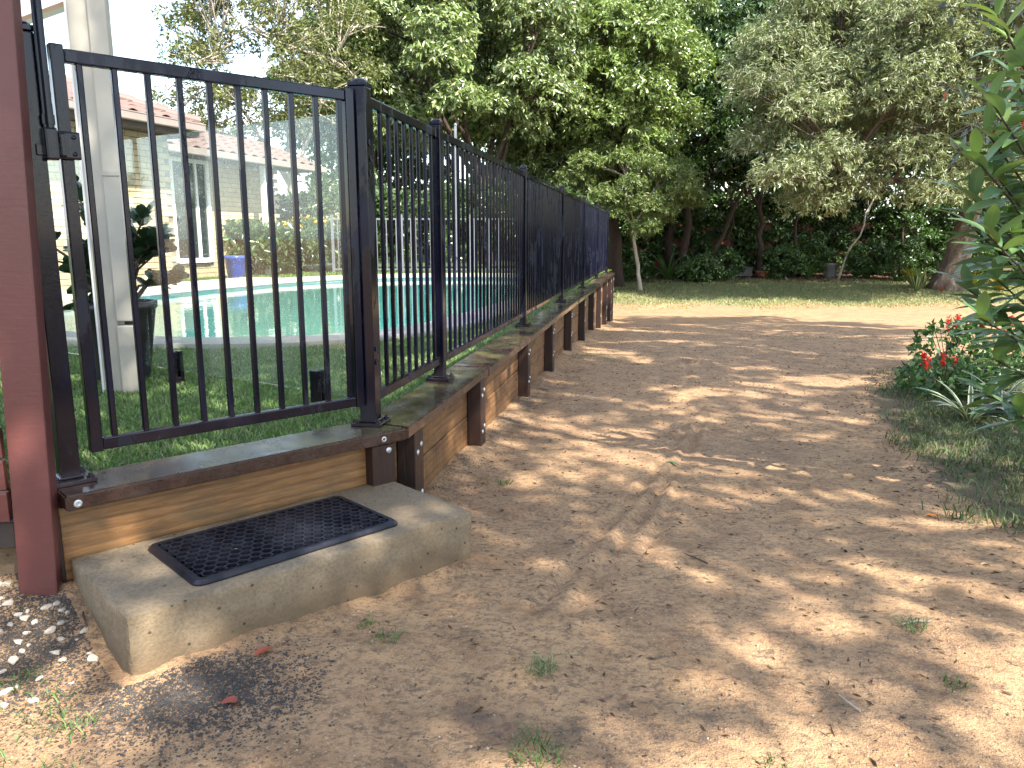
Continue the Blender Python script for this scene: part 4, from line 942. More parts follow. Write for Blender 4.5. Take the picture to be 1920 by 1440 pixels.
# stems under the canopy
for i, (x, y, dx, r, lab) in enumerate([(5.75, 26.2, 0.15, .20, 'thick dark red-brown trunk right of the strap-leaved clump'), (6.35, 26.0, 1.2, .12, 'trunk leaning right over the shaded bed'), (7.3, 26.4, 0.05, .07, 'thin straight trunk just left of the black trough'), (8.5, 26.6, -0.2, .15, 'dark trunk rising behind the black trough'), (9.7, 27.0, 0.1, .09, 'thin dark trunk between the trough and the grey pot'), (11.0, 26.4, 1.2, .05, 'pale thin trunk leaning right beside the grey pot'), (13.6, 27.0, -.3, .08, 'thin brown trunk behind the leaning tree')]):
    z0 = gz1(x, y); t = empty('understorey_tree', (x, y, z0)); tag(t, lab, 'tree', 'slim trunks under the canopy')
    lbs = [(np.array([dx+rng.normal(0, .5), rng.normal(0, .4), 3.6+rng.normal(0, .4)]), 0.75) for k in range(5)]
    make_wood((0, 0, 0), (dx, 0.1, 2.9), lbs, r*0.72, r*0.45, twigs=2, wob=0.05).build('trunk', M['palebark' if 'pale' in lab else 'darkbark'], t, (0, 0, 0), 0, True)
    inst('crown', make_crown(lbs, **dict(DARKC, whorls=60)), t)
# shrubs of the understorey, one by one
sh_l = [('leafy shrub in deep shade behind the fence end', 2.6, 27.2, 2.1), ('leafy shrub behind the young tree trunk', 4.2, 27.8, 2.0), ('leafy shrub behind the thick red-brown trunk', 5.9, 28.4, 2.3), ('leafy shrub behind the black trough', 7.6, 28.8, 2.2), ('leafy shrub between the trough and the leaf fountain', 9.2, 28.6, 2.2), ('leafy shrub behind the grey pot', 10.9, 29.0, 2.2), ('glossy shrub right of the pale leaning trunk', 12.5, 28.2, 2.3), ('glossy shrub behind the leaning trunk', 14.0, 27.4, 2.2), ('glossy shrub right of the leaning trunk', 15.9, 26.6, 2.3), ('glossy dark shrub beyond the croton', 17.8, 25.6, 1.8), ('dense shrub far right behind the big-leaved shrub', 19.6, 24.8, 1.9)]
for lab, x, y, hh in sh_l:
    z0 = gz1(x, y)
    tree('garden_shrub', lab, (x, y), (x, y, z0+hh*0.66), (1.1, 0.8, hh*0.80), 20, 0.50, (0.04, 0.02), 'darkbark', dict(SHRUB, whorls=60), 'shrubs along the back boundary', cat='shrub', lo=-1.0, twigs=2, tw_r=.006)
for i, (x, y, hh, lab) in enumerate([(4.0, 25.9, .7, 'low ferny undergrowth left of the strap-leaved clump'), (6.1, 25.5, .6, 'low undergrowth at the foot of the thick red-brown trunk'), (7.0, 26.0, .8, 'bright leafy undergrowth left of the dark trough'), (9.2, 26.5, .9, 'leafy undergrowth right of the terracotta pot'), (10.4, 27.2, 1.1, 'twiggy undergrowth behind the strap-leaved clump'), (12.0, 26.4, 1.0, 'leafy undergrowth right of the grey pot'), (12.9, 25.6, 1.1, 'leafy undergrowth left of the leaning trunk'), (14.6, 25.2, 1.3, 'leafy undergrowth beyond the croton bushes'), (2.7, 25.6, 1.0, 'dark undergrowth by the end of the retaining wall'), (16.4, 24.4, 1.2, 'leafy undergrowth far right under the leaning tree')]):
    tree('undergrowth', lab, (x, y), (x, y, gz1(x, y)+hh*0.6), (0.75, 0.5, hh*0.75), 13, 0.33, (0.02, 0.012), 'darkbark', dict(SHRUB, whorls=48, L=0.13, W=0.05, pal=[(0.065, 0.125, 0.030), (0.10, 0.175, 0.045), (0.045, 0.09, 0.026)]), 'undergrowth in the shaded bed', cat='shrub', lo=-1.0, twigs=3, tw_r=.006)
sh2 = [('shrub behind the silver fence, left end', -3.2, 17.6, 1.5), ('shrub behind the middle of the silver fence', -1.9, 17.9, 1.4), ('shrub behind the tall pale pole', -0.6, 18.1, 1.6), ('shrub behind the silver fence where it meets the black fence', 0.9, 18.3, 1.5), ('shrub between the house and the pale-branched tree', -6.4, 17.2, 1.5), ('shrub at the foot of the pale-branched tree', -4.7, 17.4, 1.3), ('shrub behind the yellow flowers', -3.9, 18.6, 1.8), ('shrub beside the verandah post', -5.1, 15.3, 0.75)]
for lab, x, y, hh in sh2:
    tree('pool_shrub', 'green '+lab, (x, y, -0.024), (x, y, hh*0.62), (0.95, 0.6, hh*0.62), 14, 0.45, (0.04, 0.02), 'darkbark', dict(SHRUB, whorls=55, pal=[(0.055, 0.10, 0.03), (0.08, 0.135, 0.04), (0.04, 0.075, 0.025)]), 'shrubs behind the pool', cat='shrub', lo=-0.8, twigs=2, tw_r=.006)
for lab, x, y in (('low shrub with yellow flower heads left of the silver fence', -4.35, 16.4), ('second yellow-flowered shrub nearer the silver fence', -3.75, 16.7)):
    b = (x, y, -0.024); t = tree('flowering_shrub', lab, b, (x, y, 0.5), (0.45, 0.35, 0.5), 9, 0.28, (0.025, 0.012), 'darkbark', dict(SHRUB, whorls=45), None, cat='shrub', lo=-0.8, twigs=2, tw_r=.005)
    P = np.array([0, 0, 0.95])+unit(160)*np.array([0.42, 0.3, 0.20]); inst('flowers', leaf_cloud('flowers', P, unit(160), 0.07, 0.05, [(0.60, 0.42, 0.02), (0.55, 0.34, 0.02)]), t)
# the wood beyond the boundary, one mass
x = rng.uniform(-9, 30, 52000); y = rng.uniform(34, 38, 52000); z = -0.6+rng.random(52000)**1.15*10.5; k = (fbm(x*0.45, z*0.45, 3) + 0.45*(z < 3.0) > -0.24); P = np.c_[x, y, z][k]
tag(inst('distant_wood', leaf_cloud('distant_wood', P, unit(len(P)), 0.42, 0.20, [(0.040, 0.080, 0.024), (0.060, 0.110, 0.032), (0.030, 0.060, 0.020)], 'leaf', 0.5)), 'dark wood closing the view beyond the boundary', 'wood', kind='stuff')
# red brick wall glimpsed behind the hedge
nb = empty('boundary_wall', (10.0, 31.6, gz1(10, 31.6)-0.05)); tag(nb, 'red brick boundary wall glimpsed behind the shrubs', 'wall')
MB().box((0, 0.14, 0.95), (12, 0.2, 1.9)).build('wall', M['mortar'], nb)
mb = MB()
for c_ in range(22):
    for k in range(50): mb.box((-5.9+k*0.24+(0.12 if c_ % 2 else 0), 0, 0.05+c_*0.086), (0.23, 0.11, 0.076))
o = mb.build('brick', M['redbrick'], nb); o['kind'] = 'stuff'
# trees beside and behind the viewer whose canopy dapples the path
SHADE = dict(whorls=95, per=7, L=0.16, W=0.072, droop=0.35, spread=0.9, inner=0.35, pal=[(0.050, 0.100, 0.026), (0.070, 0.125, 0.034), (0.040, 0.080, 0.024)], mat='gloss_leaf')
for lab, x, y, cx_, cy_, zc, r3, nl in (('broad shade tree right of the path, beyond the flower bed', 6.8, 4.4, 5.7, 4.2, 6.3, (3.0, 2.9, 1.9), 40), ('broad shade tree arching over the start of the path', 4.9, -0.4, 4.4, 0.2, 5.7, (2.8, 2.6, 1.8), 17), ('broad shade tree standing where the verge begins', 3.6, -4.6, 3.4, -4.0, 5.8, (3.0, 2.8, 1.8), 10), ('broad shade tree right of the dirt clearing', 10.4, 8.4, 9.2, 8.3, 7.0, (2.9, 2.8, 1.9), 30), ('broad shade tree whose crown hangs above the concrete step', 1.3, -3.4, 0.9, -0.8, 6.2, (2.0, 2.2, 1.4), 17)):
    tree('shade_tree', lab, (x, y), (cx_, cy_, zc), r3, nl, 0.78 if nl > 18 else 0.92, (0.20, 0.12), 'bark', SHADE, 'shade trees along the verge', lo=-0.45, twigs=3, density=1.05)
# near tree on the right with hanging leaves, some turned red
at_ = empty('almond_tree', (6.4, 8.2, gz1(6.4, 8.2))); tag(at_, 'near tree whose drooping twigs carry a few red leaves above the big-leaved shrub', 'tree')
b0 = Vector((0, 0, 0)); mb = MB(); mb.tube([(0, 0, -.2), (0.05, 0, 1.2), (0, -0.1, 2.6), (-0.2, -0.3, 3.6)], [.14, .11, .09, .06], 9)
AP, AD = [], []; RP = []
for k in range(34):
    yy_ = rng.uniform(6.0, 7.4); fx = rng.uniform(0, 1)**0.7; fz = rng.uniform(0, 1)
    e = Vector((yy_*(0.50+0.13*fx) - 6.4, yy_-8.2, yy_*(0.21+0.24*fz) - at_.location.z))
    s0 = Vector((-0.05, -0.1, rng.uniform(1.8, 3.4))); m_ = s0.lerp(e, 0.55)+Vector((0, 0, rng.uniform(.0, .35)))
    mb.tube(bez(s0, m_, e, 5), [0.022, 0.018, 0.014, 0.010, 0.007, 0.004], 5, False)
    for j in range(15):
        f = rng.uniform(0.5, 1.0); p = s0*(1-f)**2 + m_*2*f*(1-f) + e*f*f; AP.append(np.array(p)+rng.normal(0, .03, 3)); AD.append(unit(1)[0]*0.6+np.array([0, 0, -0.9]))
mb.build('trunk', M['bark'], at_, (0, 0, 0), 0, True)
AP = np.array(AP); AD = np.array(AD); kr = rng.random(len(AP)) < 0.07
inst('crown', leaf_cloud('crown', AP[~kr], AD[~kr], 0.13, 0.060, [(0.060, 0.085, 0.045), (0.085, 0.120, 0.050), (0.045, 0.065, 0.045), (0.13, 0.13, 0.04)], 'gloss_leaf', 0.3), at_)
inst('red_leaves', leaf_cloud('red_leaves', AP[kr], AD[kr], 0.12, 0.062, [(0.50, 0.075, 0.030), (0.42, 0.050, 0.040), (0.48, 0.14, 0.03)], 'gloss_leaf', 0.5), at_)

# ------------------------------------------------------------------ big-leaved shrub at the right edge
M['bigleaf'] = m_objleaf('big_shrub_leaf', [(0.095, 0.175, 0.080), (0.155, 0.260, 0.080), (0.090, 0.160, 0.110), (0.200, 0.300, 0.085)], rough=0.34, trans=0.16)
BL = [leaf_mesh('leaf', 0.250, 0.074, M['bigleaf'], d, f, 8) for d, f in ((0.20, 0.25), (0.38, 0.2), (0.08, 0.3))]
bs = empty('big_leaved_shrub', (2.62, 3.45, gz1(2.62, 3.45))); tag(bs, 'tall shrub with long pointed green leaves leaning over the flower bed', 'shrub')
zb = bs.location.z; mb = MB(); tipsb = []
tip_list = [(1.82, 3.0, 1.49), (1.86, 3.05, 1.2), (1.94, 3.2, 1.11), (1.85, 3.1, 1.0), (2.06, 3.3, 0.95), (1.92, 3.2, 0.85), (2.03, 3.4, 0.75), (1.87, 3.0, 0.71), (2.05, 3.2, 0.53), (2.02, 3.35, 0.48), (1.94, 3.1, 0.38), (2.09, 3.2, 0.19), (2.13, 3.3, 0.02), (2.15, 3.3, 1.06), (2.16, 3.3, 0.66), (2.22, 3.4, 0.32), (2.07, 3.3, 1.36), (2.2, 3.2, -0.04)]
for q in tip_list:
    e = Vector(q) - Vector(bs.location) - Vector((0.06, 0, 0))
    s0 = Vector((rng.uniform(-.05, .08), rng.uniform(-.08, .08), 0)); m_ = Vector((0.02, 0.02, e.z*0.62))
    mb.tube(bez(s0 - Vector((0, 0, .06)), m_, e, 7), [0.011-0.0011*i for i in range(8)], 7, False); tipsb.append((s0, m_, e))
mb.build('stems', M['darkbark'], bs, (0, 0, 0), 0, True)
for s_, m_, e in tipsb:
    dv = (e-m_).normalized()
    for j in range(16):
        f = j/15; tq = 0.80+0.20*f; p = s_*(1-tq)**2 + m_*2*tq*(1-tq) + e*tq*tq; a = j*2.4+rng.uniform(-.3, .3)
        pr_ = Vector((math.cos(a), math.sin(a), 0)); dd = pr_*(1.0-0.55*f) + Vector((0, 0, -0.15+0.75*f*f)) + dv*0.25
        o = inst('leaf', BL[int(rng.integers(0, 3))], bs); orient(o, p, dd, rng.uniform(-.4, .4)); s = rng.uniform(0.75, 1.15)*(1-0.3*f); o.scale = (s, s, s)

# ------------------------------------------------------------------ strap-leaved plants
def strap_plant(name, label, loc, n, L, W, mat, up=0.9, droop=0.7, cat='plant', group=None, rnd=0.25, shape='strap'):
    t = empty(name, (loc[0], loc[1], gz1(loc[0], loc[1])-0.005 if len(loc) < 3 else loc[2])); tag(t, label, cat, group)
    ms = [leaf_mesh('leaf', L, W, mat, droop*k, 0.35, 8, shape) for k in (0.7, 1.0, 1.3)]
    for k in range(n):
        a = k*2.399+rng.uniform(-.2, .2); f = k/n; el = up*(1-0.55*f)+rng.uniform(-rnd, rnd)
        o = inst('leaf', ms[k % 3], t); orient(o, (0.02*math.cos(a), 0.02*math.sin(a), 0.01), (math.cos(a)*math.cos(el), math.sin(a)*math.cos(el), math.sin(el)), rng.uniform(-.3, .3)); s = rng.uniform(0.75, 1.1); o.scale = (s, s, s)
    return t
M['brom'] = m_objleaf('variegated_leaf', [(0.055, 0.100, 0.050), (0.080, 0.120, 0.055)], pale=(0.42, 0.44, 0.28), rough=0.35, trans=0.12, vein=False)
M['purple'] = m_objleaf('purple_leaf', [(0.055, 0.018, 0.045), (0.095, 0.028, 0.060), (0.045, 0.060, 0.040)], rough=0.35, trans=0.1, vein=False)
M['strap'] = m_objleaf('strap_leaf', [(0.070, 0.140, 0.035), (0.110, 0.190, 0.045)], rough=0.4, trans=0.25, vein=False)
M['croton'] = m_objleaf('croton_leaf', [(0.22, 0.26, 0.030), (0.34, 0.28, 0.025), (0.12, 0.19, 0.030), (0.30, 0.13, 0.03)], rough=0.35, trans=0.2)
M['snake'] = m_objleaf('snake_plant_leaf', [(0.045, 0.085, 0.040), (0.070, 0.115, 0.055)], pale=(0.24, 0.27, 0.09), rough=0.4, trans=0.05, vein=False)
M['crim'] = m_objleaf('crimson_leaf', [(0.20, 0.04, 0.04), (0.26, 0.07, 0.06)], rough=0.4, trans=0.2)
strap_plant('bromeliad', 'variegated bromeliad with cream-edged arching leaves at the front of the bed', (2.86, 4.72), 17, 0.36, 0.036, M['brom'], 1.15, 0.55)
strap_plant('bromeliad', 'variegated bromeliad right of the front one, half under the big-leaved shrub', (3.30, 5.12), 15, 0.33, 0.034, M['brom'], 1.15, 0.55)
strap_plant('bromeliad', 'small purple-centred bromeliad among the variegated ones', (3.08, 4.78), 15, 0.22, 0.034, M['purple'], 1.2, 0.35)
strap_plant('bromeliad', 'dark purple bromeliad low in the shade of the big-leaved shrub', (3.26, 4.72), 13, 0.22, 0.036, M['purple'], 1.1, 0.4)
strap_plant('bromeliad', 'pale green bromeliad in front of the red salvia', (3.45, 5.42), 14, 0.30, 0.036, M['brom'], 1.25, 0.5)
strap_plant('agave_clump', 'tall strap-leaved clump beside the young tree', (5.15, 25.8), 22, 1.25, 0.085, M['strap'], 1.35, 0.45)
strap_plant('agave_clump', 'strap-leaved clump in the shaded bed left of the grey pot', (10.1, 26.6), 18, 1.0, 0.075, M['strap'], 1.35, 0.45)
for lab, x, y in (('snake plant with upright leaves at the foot of the leaning trunk', 11.55, 22.2), ('second snake plant just left of the leaning trunk', 11.85, 22.5)):
    strap_plant('snake_plant', lab, (x, y), 12, 0.62, 0.075, M['snake'], 1.5, 0.05, rnd=0.08)
strap_plant('cordyline', 'small crimson-leaved plant in front of the snake plants', (12.15, 22.0), 8, 0.26, 0.045, M['crim'], 1.4, 0.2)
for lab, x, y, s in (('yellow-green croton bush right of the leaning trunk', 13.3, 22.5, 1.0), ('low yellow croton right of the first croton bush', 13.95, 22.3, .8), ('yellow croton left of the leaning trunk behind the snake plants', 11.95, 23.2, 1.1)):
    strap_plant('croton', lab, (x, y), 40, 0.62*s, 0.085, M['croton'], 1.45, 0.35, cat='shrub', rnd=0.35, shape='lance')
# red salvia
SAL = [(3.46, 6.05, 'red salvia with the tallest flower spikes at the left of the bed'), (3.82, 6.2, 'red salvia behind the pale green bromeliad'), (4.35, 6.3, 'red salvia half hidden by the big-leaved shrub'), (3.10, 5.50, 'small red salvia drooping over the verge grass')]
for i, (x, y, lab) in enumerate(SAL):
    t = empty('salvia', (x, y, gz1(x, y))); tag(t, lab, 'flower')
    hh = 0.46 if i < 3 else 0.24
    P = np.array([0, 0, hh*0.55])+unit(420)*np.array([0.27, 0.25, hh*0.5]); P[:, 2] = np.abs(P[:, 2])
    inst('foliage', leaf_cloud('foliage', P, unit(420)+np.array([0, 0, .1]), 0.062, 0.036, [(0.045, 0.110, 0.028), (0.065, 0.140, 0.036), (0.035, 0.080, 0.024)], 'leaf', 0.2), t)
    mb = MB(); 
    for k in range(8): u = unit(1)[0]*0.16; mb.tube([(0, 0, -.02), (u[0]*.5, u[1]*.5, hh*.5), (u[0], u[1], hh*.9)], [.005, .004, .003], 5)
    mb.build('stems', M['darkbark'], t)
    for k in range(4):
        u = unit(1)[0]; bx_, by_ = u[0]*0.20, u[1]*0.16-.05; z0 = hh*rng.uniform(.78, 1.0)
        n = 46; tt = rng.random(n); P = np.c_[np.full(n, bx_), np.full(n, by_), z0+tt*0.09]; D = unit(n)*np.array([1, 1, .4])+np.array([0, 0, .25])
        inst('flower_spike', leaf_cloud('flower_spike', P, D, 0.026, 0.013, [(0.60, 0.015, 0.012), (0.50, 0.010, 0.015), (0.66, 0.04, 0.02)], 'leaf', 0.1), t)
# garden things in the shade at the back
tr = MB().box((0, 0, 0.20), (0.95, 0.42, 0.30), 0, 0.02).box((0, 0, 0.36), (1.02, 0.48, 0.05), 0, 0.012).box((-.36, 0, .03), (.1, .36, .08)).box((.36, 0, .03), (.1, .36, .08)).build('garden_trough', M['darkpot'], None, (7.75, 26.9, gz1(7.75, 26.9)-0.01), R(6))
tag(tr, 'dark low trough standing under the trees at the edge of the lawn', 'planter')
tb_ = MB().lathe([(0.15, 0), (0.17, .02), (0.21, .22), (0.235, .225), (0.235, .27), (.2, .27)], 18).build('terracotta_pot', M['terracotta'], None, (8.55, 26.7, gz1(8.55, 26.7)-0.01), 0, True); tag(tb_, 'terracotta pot right of the dark trough', 'plant pot')
gp_ = MB().lathe([(0.18, 0), (0.20, .03), (0.235, .42), (0.26, .43), (0.26, .49), (.22, .49)], 18).build('grey_pot', M['greypot'], None, (11.0, 27.0, gz1(11.0, 27.0)-0.01), 0, True); tag(gp_, 'upright grey pot beside the pale leaning trunk', 'plant pot')

# ------------------------------------------------------------------ pebbles, litter, tufts
def stone_mesh(name, seed, mat):
    r = np.random.default_rng(seed); bm = bmesh.new(); bmesh.ops.create_icosphere(bm, subdivisions=2, radius=1.0); pl_ = [(Vector(q).normalized(), r.uniform(.45, .85)) for q in r.normal(size=(9, 3))]
    for v in bm.verts:
        c = v.co.copy()
        for nq, dq in pl_:
            e_ = c.dot(nq)-dq
            if e_ > 0: c -= nq*e_
        v.co = Vector((c.x*1.1, c.y*float(0.62+0.05*seed), c.z*0.55))
    me = bpy.data.meshes.new(name); bm.to_mesh(me); bm.free(); me.materials.append(mat); return me
ST = [stone_mesh('pebble', k, M['stone']) for k in range(5)]
def on_step(x, y):
    s = (x-CX)*GD[0]+(y-CY)*GD[1]; t = (x-CX)*GN[0]+(y-CY)*GN[1]; return (s > -0.03) & (s < 1.11) & (t > 0.0) & (t < 0.61)
def near_post(x, y):
    d = (np.array([x, y])-np.array([pc.x, pc.y])); u = d@np.array([math.cos(ang), math.sin(ang)]); v = d@np.array([-math.sin(ang), math.cos(ang)]); return abs(u) < 0.085 and abs(v) < 0.075
npb = 0; tries = 0; placed = []
while npb < 96 and tries < 6000:
    tries += 1
    if npb < 66: x, y = rng.normal(-1.40, 0.13), rng.normal(1.965, 0.06)
    else: x, y = rng.normal(-1.24, 0.11), rng.normal(1.80, 0.11)
    s = rng.uniform(0.007, 0.019)
    if on_step(x, y) or near_post(x, y) or any((x-a)**2+(y-b)**2 < (0.8*(s+c))**2 for a, b, c in placed): continue
    placed.append((x, y, s)); o = inst('pebble', ST[npb % 5], None, (x, y, gz1(x, y)+s*0.12), (rng.uniform(-.3, .3), rng.uniform(-.3, .3), rng.uniform(0, 6.3)), (s, s, s))
    tag(o, 'small white quartz pebble lying on the dark grit by the red post', 'pebble', 'white pebbles by the red post'); npb += 1
# loose grit and small gravel
def grit(name, label, x, y, s0, s1, mat, cat='gravel'):
    n = len(x); s = s0+(s1-s0)*rng.random(n)**2; base = np.array([[1, 0, 0], [0, 1, 0], [-1, 0, 0], [0, -1, 0], [0, 0, .75], [0, 0, -.5]], float)
    a = rng.random(n)*6.28; sc = 0.6+0.7*rng.random((n, 3)); ca, sa = np.cos(a), np.sin(a)
    L = base[None]*sc[:, None]*s[:, None, None]; X = L[:, :, 0]*ca[:, None]-L[:, :, 1]*sa[:, None]; Y = L[:, :, 0]*sa[:, None]+L[:, :, 1]*ca[:, None]
    V = np.stack([X+x[:, None], Y+y[:, None], L[:, :, 2]+(ground_z(x, y)+s*0.12)[:, None]], 2)
    f = np.array([[0, 1, 4], [1, 2, 4], [2, 3, 4], [3, 0, 4], [1, 0, 5], [2, 1, 5], [3, 2, 5], [0, 3, 5]])
    Fq = (np.arange(n)[:, None, None]*6+f[None]).reshape(-1, 3)
    tag(inst(name, np_mesh(name, V.reshape(-1, 3), Fq, mat)), label, cat, kind='stuff')
x, y = scatter(9000, -1.6, 1.6, 1.25, 3.2, lambda x, y: ~on_step(x, y) & ~in_yard(x, y, -.12) & (rng.random(len(x)) < 0.12+0.75*np.exp(-(((x-0.3)/0.7)**2+((y-1.5)/0.25)**2))+0.6*np.exp(-(((x+.8)/0.4)**2+((y-1.7)/0.25)**2))))
grit('dark_gravel', 'fine dark gravel scattered over the dirt', x, y, 0.0012, 0.0042, M['darkstone'])
x, y = scatter(6000, -1.4, 2.0, 1.25, 4.0, lambda x, y: ~on_step(x, y) & ~in_yard(x, y, -.12) & (rng.random(len(x)) < 0.3))
M['palegrit'] = mat_noise('sandstone_grit', (0.33, 0.245, 0.155), (0.46, 0.37, 0.26), 50, (0.8, 0.95), 0.2, kind='Position')
grit('sand_grit', 'coarse pale sand grains lying on the path', x, y, 0.0012, 0.005, M['palegrit'])
x, y = scatter(150000, -1.9, -0.45, 1.3, 2.2, lambda x, y: ~on_step(x, y) & (rng.random(len(x)) < np.maximum(np.exp(-(((x+0.78)/0.24)**2+((y-1.66)/0.15)**2)), np.exp(-(((x+1.22)/0.15)**2+((y-1.92)/0.3)**2)))))
xw, yw = scatter(30000, -0.6, 0.9, 2.9, 6.5, lambda x, y: ~on_step(x, y) & ((x-CX)*FN[0]+(y-CY)*FN[1] > 0.09) & (rng.random(len(x)) < np.exp(-(((x-CX)*FN[0]+(y-CY)*FN[1]-0.10)/0.14)**2)*np.clip(0.5+fbm(x*4, y*4, 3)*1.6, 0, 1)))
x = np.concatenate([x, xw]); y = np.concatenate([y, yw])
xc, yc = scatter(16000, -1.5, 4.5, 1.25, 9, lambda x, y: ~on_step(x, y) & ~in_yard(x, y, -.15) & (verge_d(x, y) < 0.3) & (rng.random(len(x)) < np.clip(0.35+fbm(x*1.6, y*1.6, 3), 0, 1)))
grit('dirt_clods', 'small crumbling clods of dirt lying on the path', xc, yc, 0.002, 0.010, M['ground'], 'dirt')
grit('black_grit', 'black crusher grit heaped at the corner of the concrete step', x, y, 0.0016, 0.0045, M['darkstone'])
# straw and leaf crumbs
x, y = scatter(12000, -1.4, 6, 1.3, 14, lambda x, y: ~on_step(x, y) & ~in_yard(x, y, -.15) & (verge_d(x, y) < 0.5))
xv, yv = scatter(14000, 1.2, 5, 2.0, 8.5, lambda x, y: rng.random(len(x)) < np.exp(-((verge_d(x, y)+0.02+0.3*fbm(x*1.5, y*1.5, 2))/0.16)**2))
x = np.concatenate([x, xv]); y = np.concatenate([y, yv])
n = len(x); P = np.c_[x, y, ground_z(x, y)+0.003]; D = np.c_[rng.normal(size=(n, 2)), rng.normal(0, .12, n)]
tag(inst('leaf_crumbs', leaf_cloud('leaf_crumbs', P, D, 0.026, 0.007, [(0.10, 0.060, 0.036), (0.16, 0.10, 0.06), (0.06, 0.038, 0.026), (0.28, 0.20, 0.12)], 'blade', 0.0)), 'dry leaf crumbs and bark bits strewn over the path', 'litter', kind='stuff')
x, y = scatter(9000, 0.5, 18, 25.2, 28.5, lambda x, y: rng.random(len(x)) < 0.9)
n = len(x); P = np.c_[x, y, ground_z(x, y)+0.01]
tag(inst('leaf_litter', leaf_cloud('leaf_litter', P, np.c_[rng.normal(size=(n, 2)), rng.normal(0, .2, n)], 0.10, 0.05, [(0.13, 0.055, 0.036), (0.20, 0.11, 0.07), (0.08, 0.04, 0.03), (0.26, 0.17, 0.12)], 'blade', 0.0)), 'brown leaf litter under the trees at the back', 'litter', kind='stuff')
# single fallen leaves
M['deadred'] = m_objleaf('dead_red_leaf', [(0.25, 0.045, 0.025), (0.30, 0.06, 0.03)], rough=0.5, trans=0.1)
M['deadbrown'] = m_objleaf('dead_brown_leaf', [(0.055, 0.032, 0.024), (0.10, 0.055, 0.035)], rough=0.6, trans=0.05)
M['greenleaf'] = m_objleaf('fallen_green_leaf', [(0.05, 0.11, 0.045), (0.07, 0.13, 0.05)], rough=0.45, trans=0.1)
M['orange'] = m_objleaf('orange_leaf', [(0.45, 0.13, 0.02), (0.5, 0.16, 0.03)], rough=0.5, trans=0.1)
def fallen(x, y, L, m, label, curl=0.25, rot=0.0, lift=0.006):
    me = leaf_mesh('fallen_leaf', L, L*0.42, M[m], curl, 0.45, 6)
    o = inst('fallen_leaf', me, None, (x, y, gz1(x, y)+lift), (rng.uniform(-.15, .15), -0.12, rot)); tag(o, label, 'leaf')
fallen(-0.66, 1.59, 0.085, 'deadred', 'curled dark red leaf on the sand beside the black grit', 0.9, 0.6, 0.010)
fallen(-0.66, 1.82, 0.060, 'deadred', 'flat red leaf lying close to the concrete step', 0.2, 1.0)
fallen(0.20, 2.62, 0.050, 'deadbrown', 'dark curled leaf alone in the middle of the path', 0.8, 0.2, 0.012)
fallen(0.36, 2.56, 0.042, 'greenleaf', 'green leaf near the dark curled leaf on the path', 0.3, 2.6)
fallen(0.78, 3.78, 0.075, 'greenleaf', 'longer green leaf beside the tyre track', 0.3, -0.3)
fallen(1.15, 2.55, 0.045, 'deadbrown', 'brown crumpled leaf on the open dirt right of the tyre tracks', 0.9, 0.4, 0.012)
fallen(2.55, 4.30, 0.060, 'orange', 'orange leaf lying on the verge grass', 0.3, 1.4, 0.03)
fallen(2.40, 4.55, 0.075, 'deadred', 'dull red leaf on the verge grass near the bromeliads', 0.5, 0.1, 0.03)
fallen(-0.05, 3.05, 0.040, 'deadbrown', 'small dark leaf on the path near the retaining wall corner', 0.4, 1.1)
fallen(1.66, 2.95, 0.055, 'orange', 'tan leaf at the dirt edge of the verge', 0.3, -.4, 0.01)
fallen(1.28, 6.05, 0.06, 'deadred', 'reddish leaf at the end of the tyre track', 0.5, .9)
# twigs
for i, (x, y, L, a, lab) in enumerate([(0.62, 2.45, 0.10, 2.2, 'short dark twig on the dirt by the green leaf'), (1.12, 1.98, 0.09, 0.2, 'pale stick lying on the dirt in the sunny spots'), (0.78, 1.62, 0.07, 1.9, 'thin straw-coloured stick on the gravelly dirt'), (-1.15, 1.93, 0.13, 2.15, 'rusty brown stick beside the concrete step')]):
    mb = MB().tube([(-L/2, 0, .004), (0, .004, .007), (L/2, 0, .004)], [.0022, .0026, .0014], 6)
    o = mb.build('twig', M['darkbark' if i in (0, 3) else 'palebark'], None, (x, y, gz1(x, y)+0.001), a); tag(o, lab, 'twig')
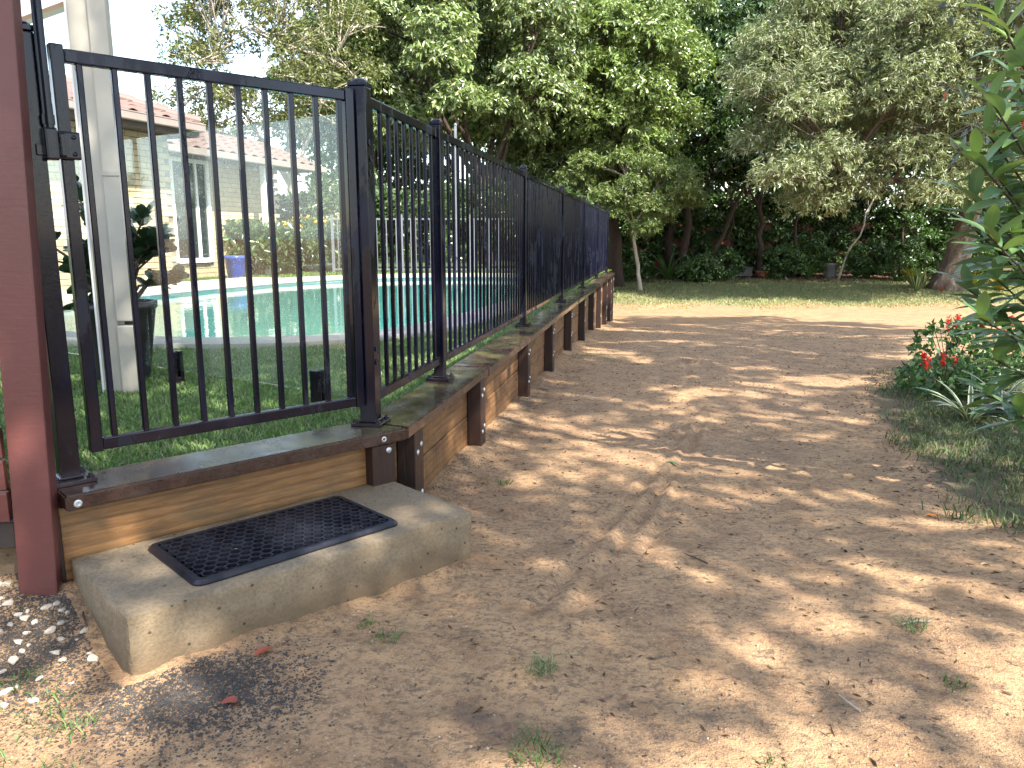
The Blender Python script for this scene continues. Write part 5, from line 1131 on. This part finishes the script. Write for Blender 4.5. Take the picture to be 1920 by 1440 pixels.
# grass tufts
def tuft(x, y, r, n, h, label, pal=VG):
    a = rng.random(n)*6.28; rr = r*np.sqrt(rng.random(n)); X, Y = x+rr*np.cos(a), y+rr*np.sin(a); z0 = gz1(x, y)
    me = blades('grass_tuft', np.c_[X-x, Y-y, ground_z(X, Y)-z0-0.003], h, 0.0030, pal, 1.5)
    tag(inst('grass_tuft', me, None, (x, y, z0)), label, 'grass tuft', kind='stuff' if r > 0.2 else None)
DRY = [(0.26, 0.27, 0.14), (0.20, 0.23, 0.11), (0.12, 0.16, 0.07)]
FRESH = [(0.085, 0.16, 0.045), (0.12, 0.19, 0.06), (0.06, 0.11, 0.035)]
for x, y, r, n, h, lab, pal in [(-1.18, 1.70, .045, 30, .032, 'small green tuft left of the step below the pebbles', FRESH), (-1.06, 1.60, .07, 50, .036, 'green tuft on the sand left of the black grit', FRESH), (-0.97, 1.52, .06, 40, .036, 'sprawling tuft just below the black grit', FRESH), (-1.22, 1.53, .085, 60, .040, 'larger bright green tuft at the lower left', FRESH), (-1.10, 1.42, .08, 50, .036, 'pale green tuft below the larger tuft', FRESH), (-0.93, 1.38, .06, 35, .034, 'thin tuft on the sunny sand', FRESH),
        (0.07, 1.745, .035, 70, .045, 'whitish dry tuft in a sun patch on the path', DRY), (0.05, 1.43, .06, 70, .05, 'ragged green tuft on the gravelly dirt', FRESH), (-0.34, 1.90, .04, 30, .035, 'tiny tuft on the sand below the step', FRESH), (-0.40, 2.0, .03, 20, .03, 'tiny tuft near the step front', FRESH), (1.10, 1.96, .035, 40, .04, 'green tuft by the pale stick', FRESH), (1.06, 1.68, .03, 30, .035, 'small tuft in the right-hand sun patches', FRESH), (-0.04, 3.45, .025, 26, .05, 'single green tuft at the foot of the retaining wall', FRESH), (0.86, 7.9, .28, 160, .04, 'thin grass patch growing on the dirt near the wall', DRY), (4.3, 11.6, .55, 320, .05, 'grassy hollow in the far dirt clearing', VG), (0.52, 1.40, .03, 20, .03, 'tiny tuft at the edge of the gravel', FRESH)]:
    tuft(x, y, r, n, h, lab, pal)
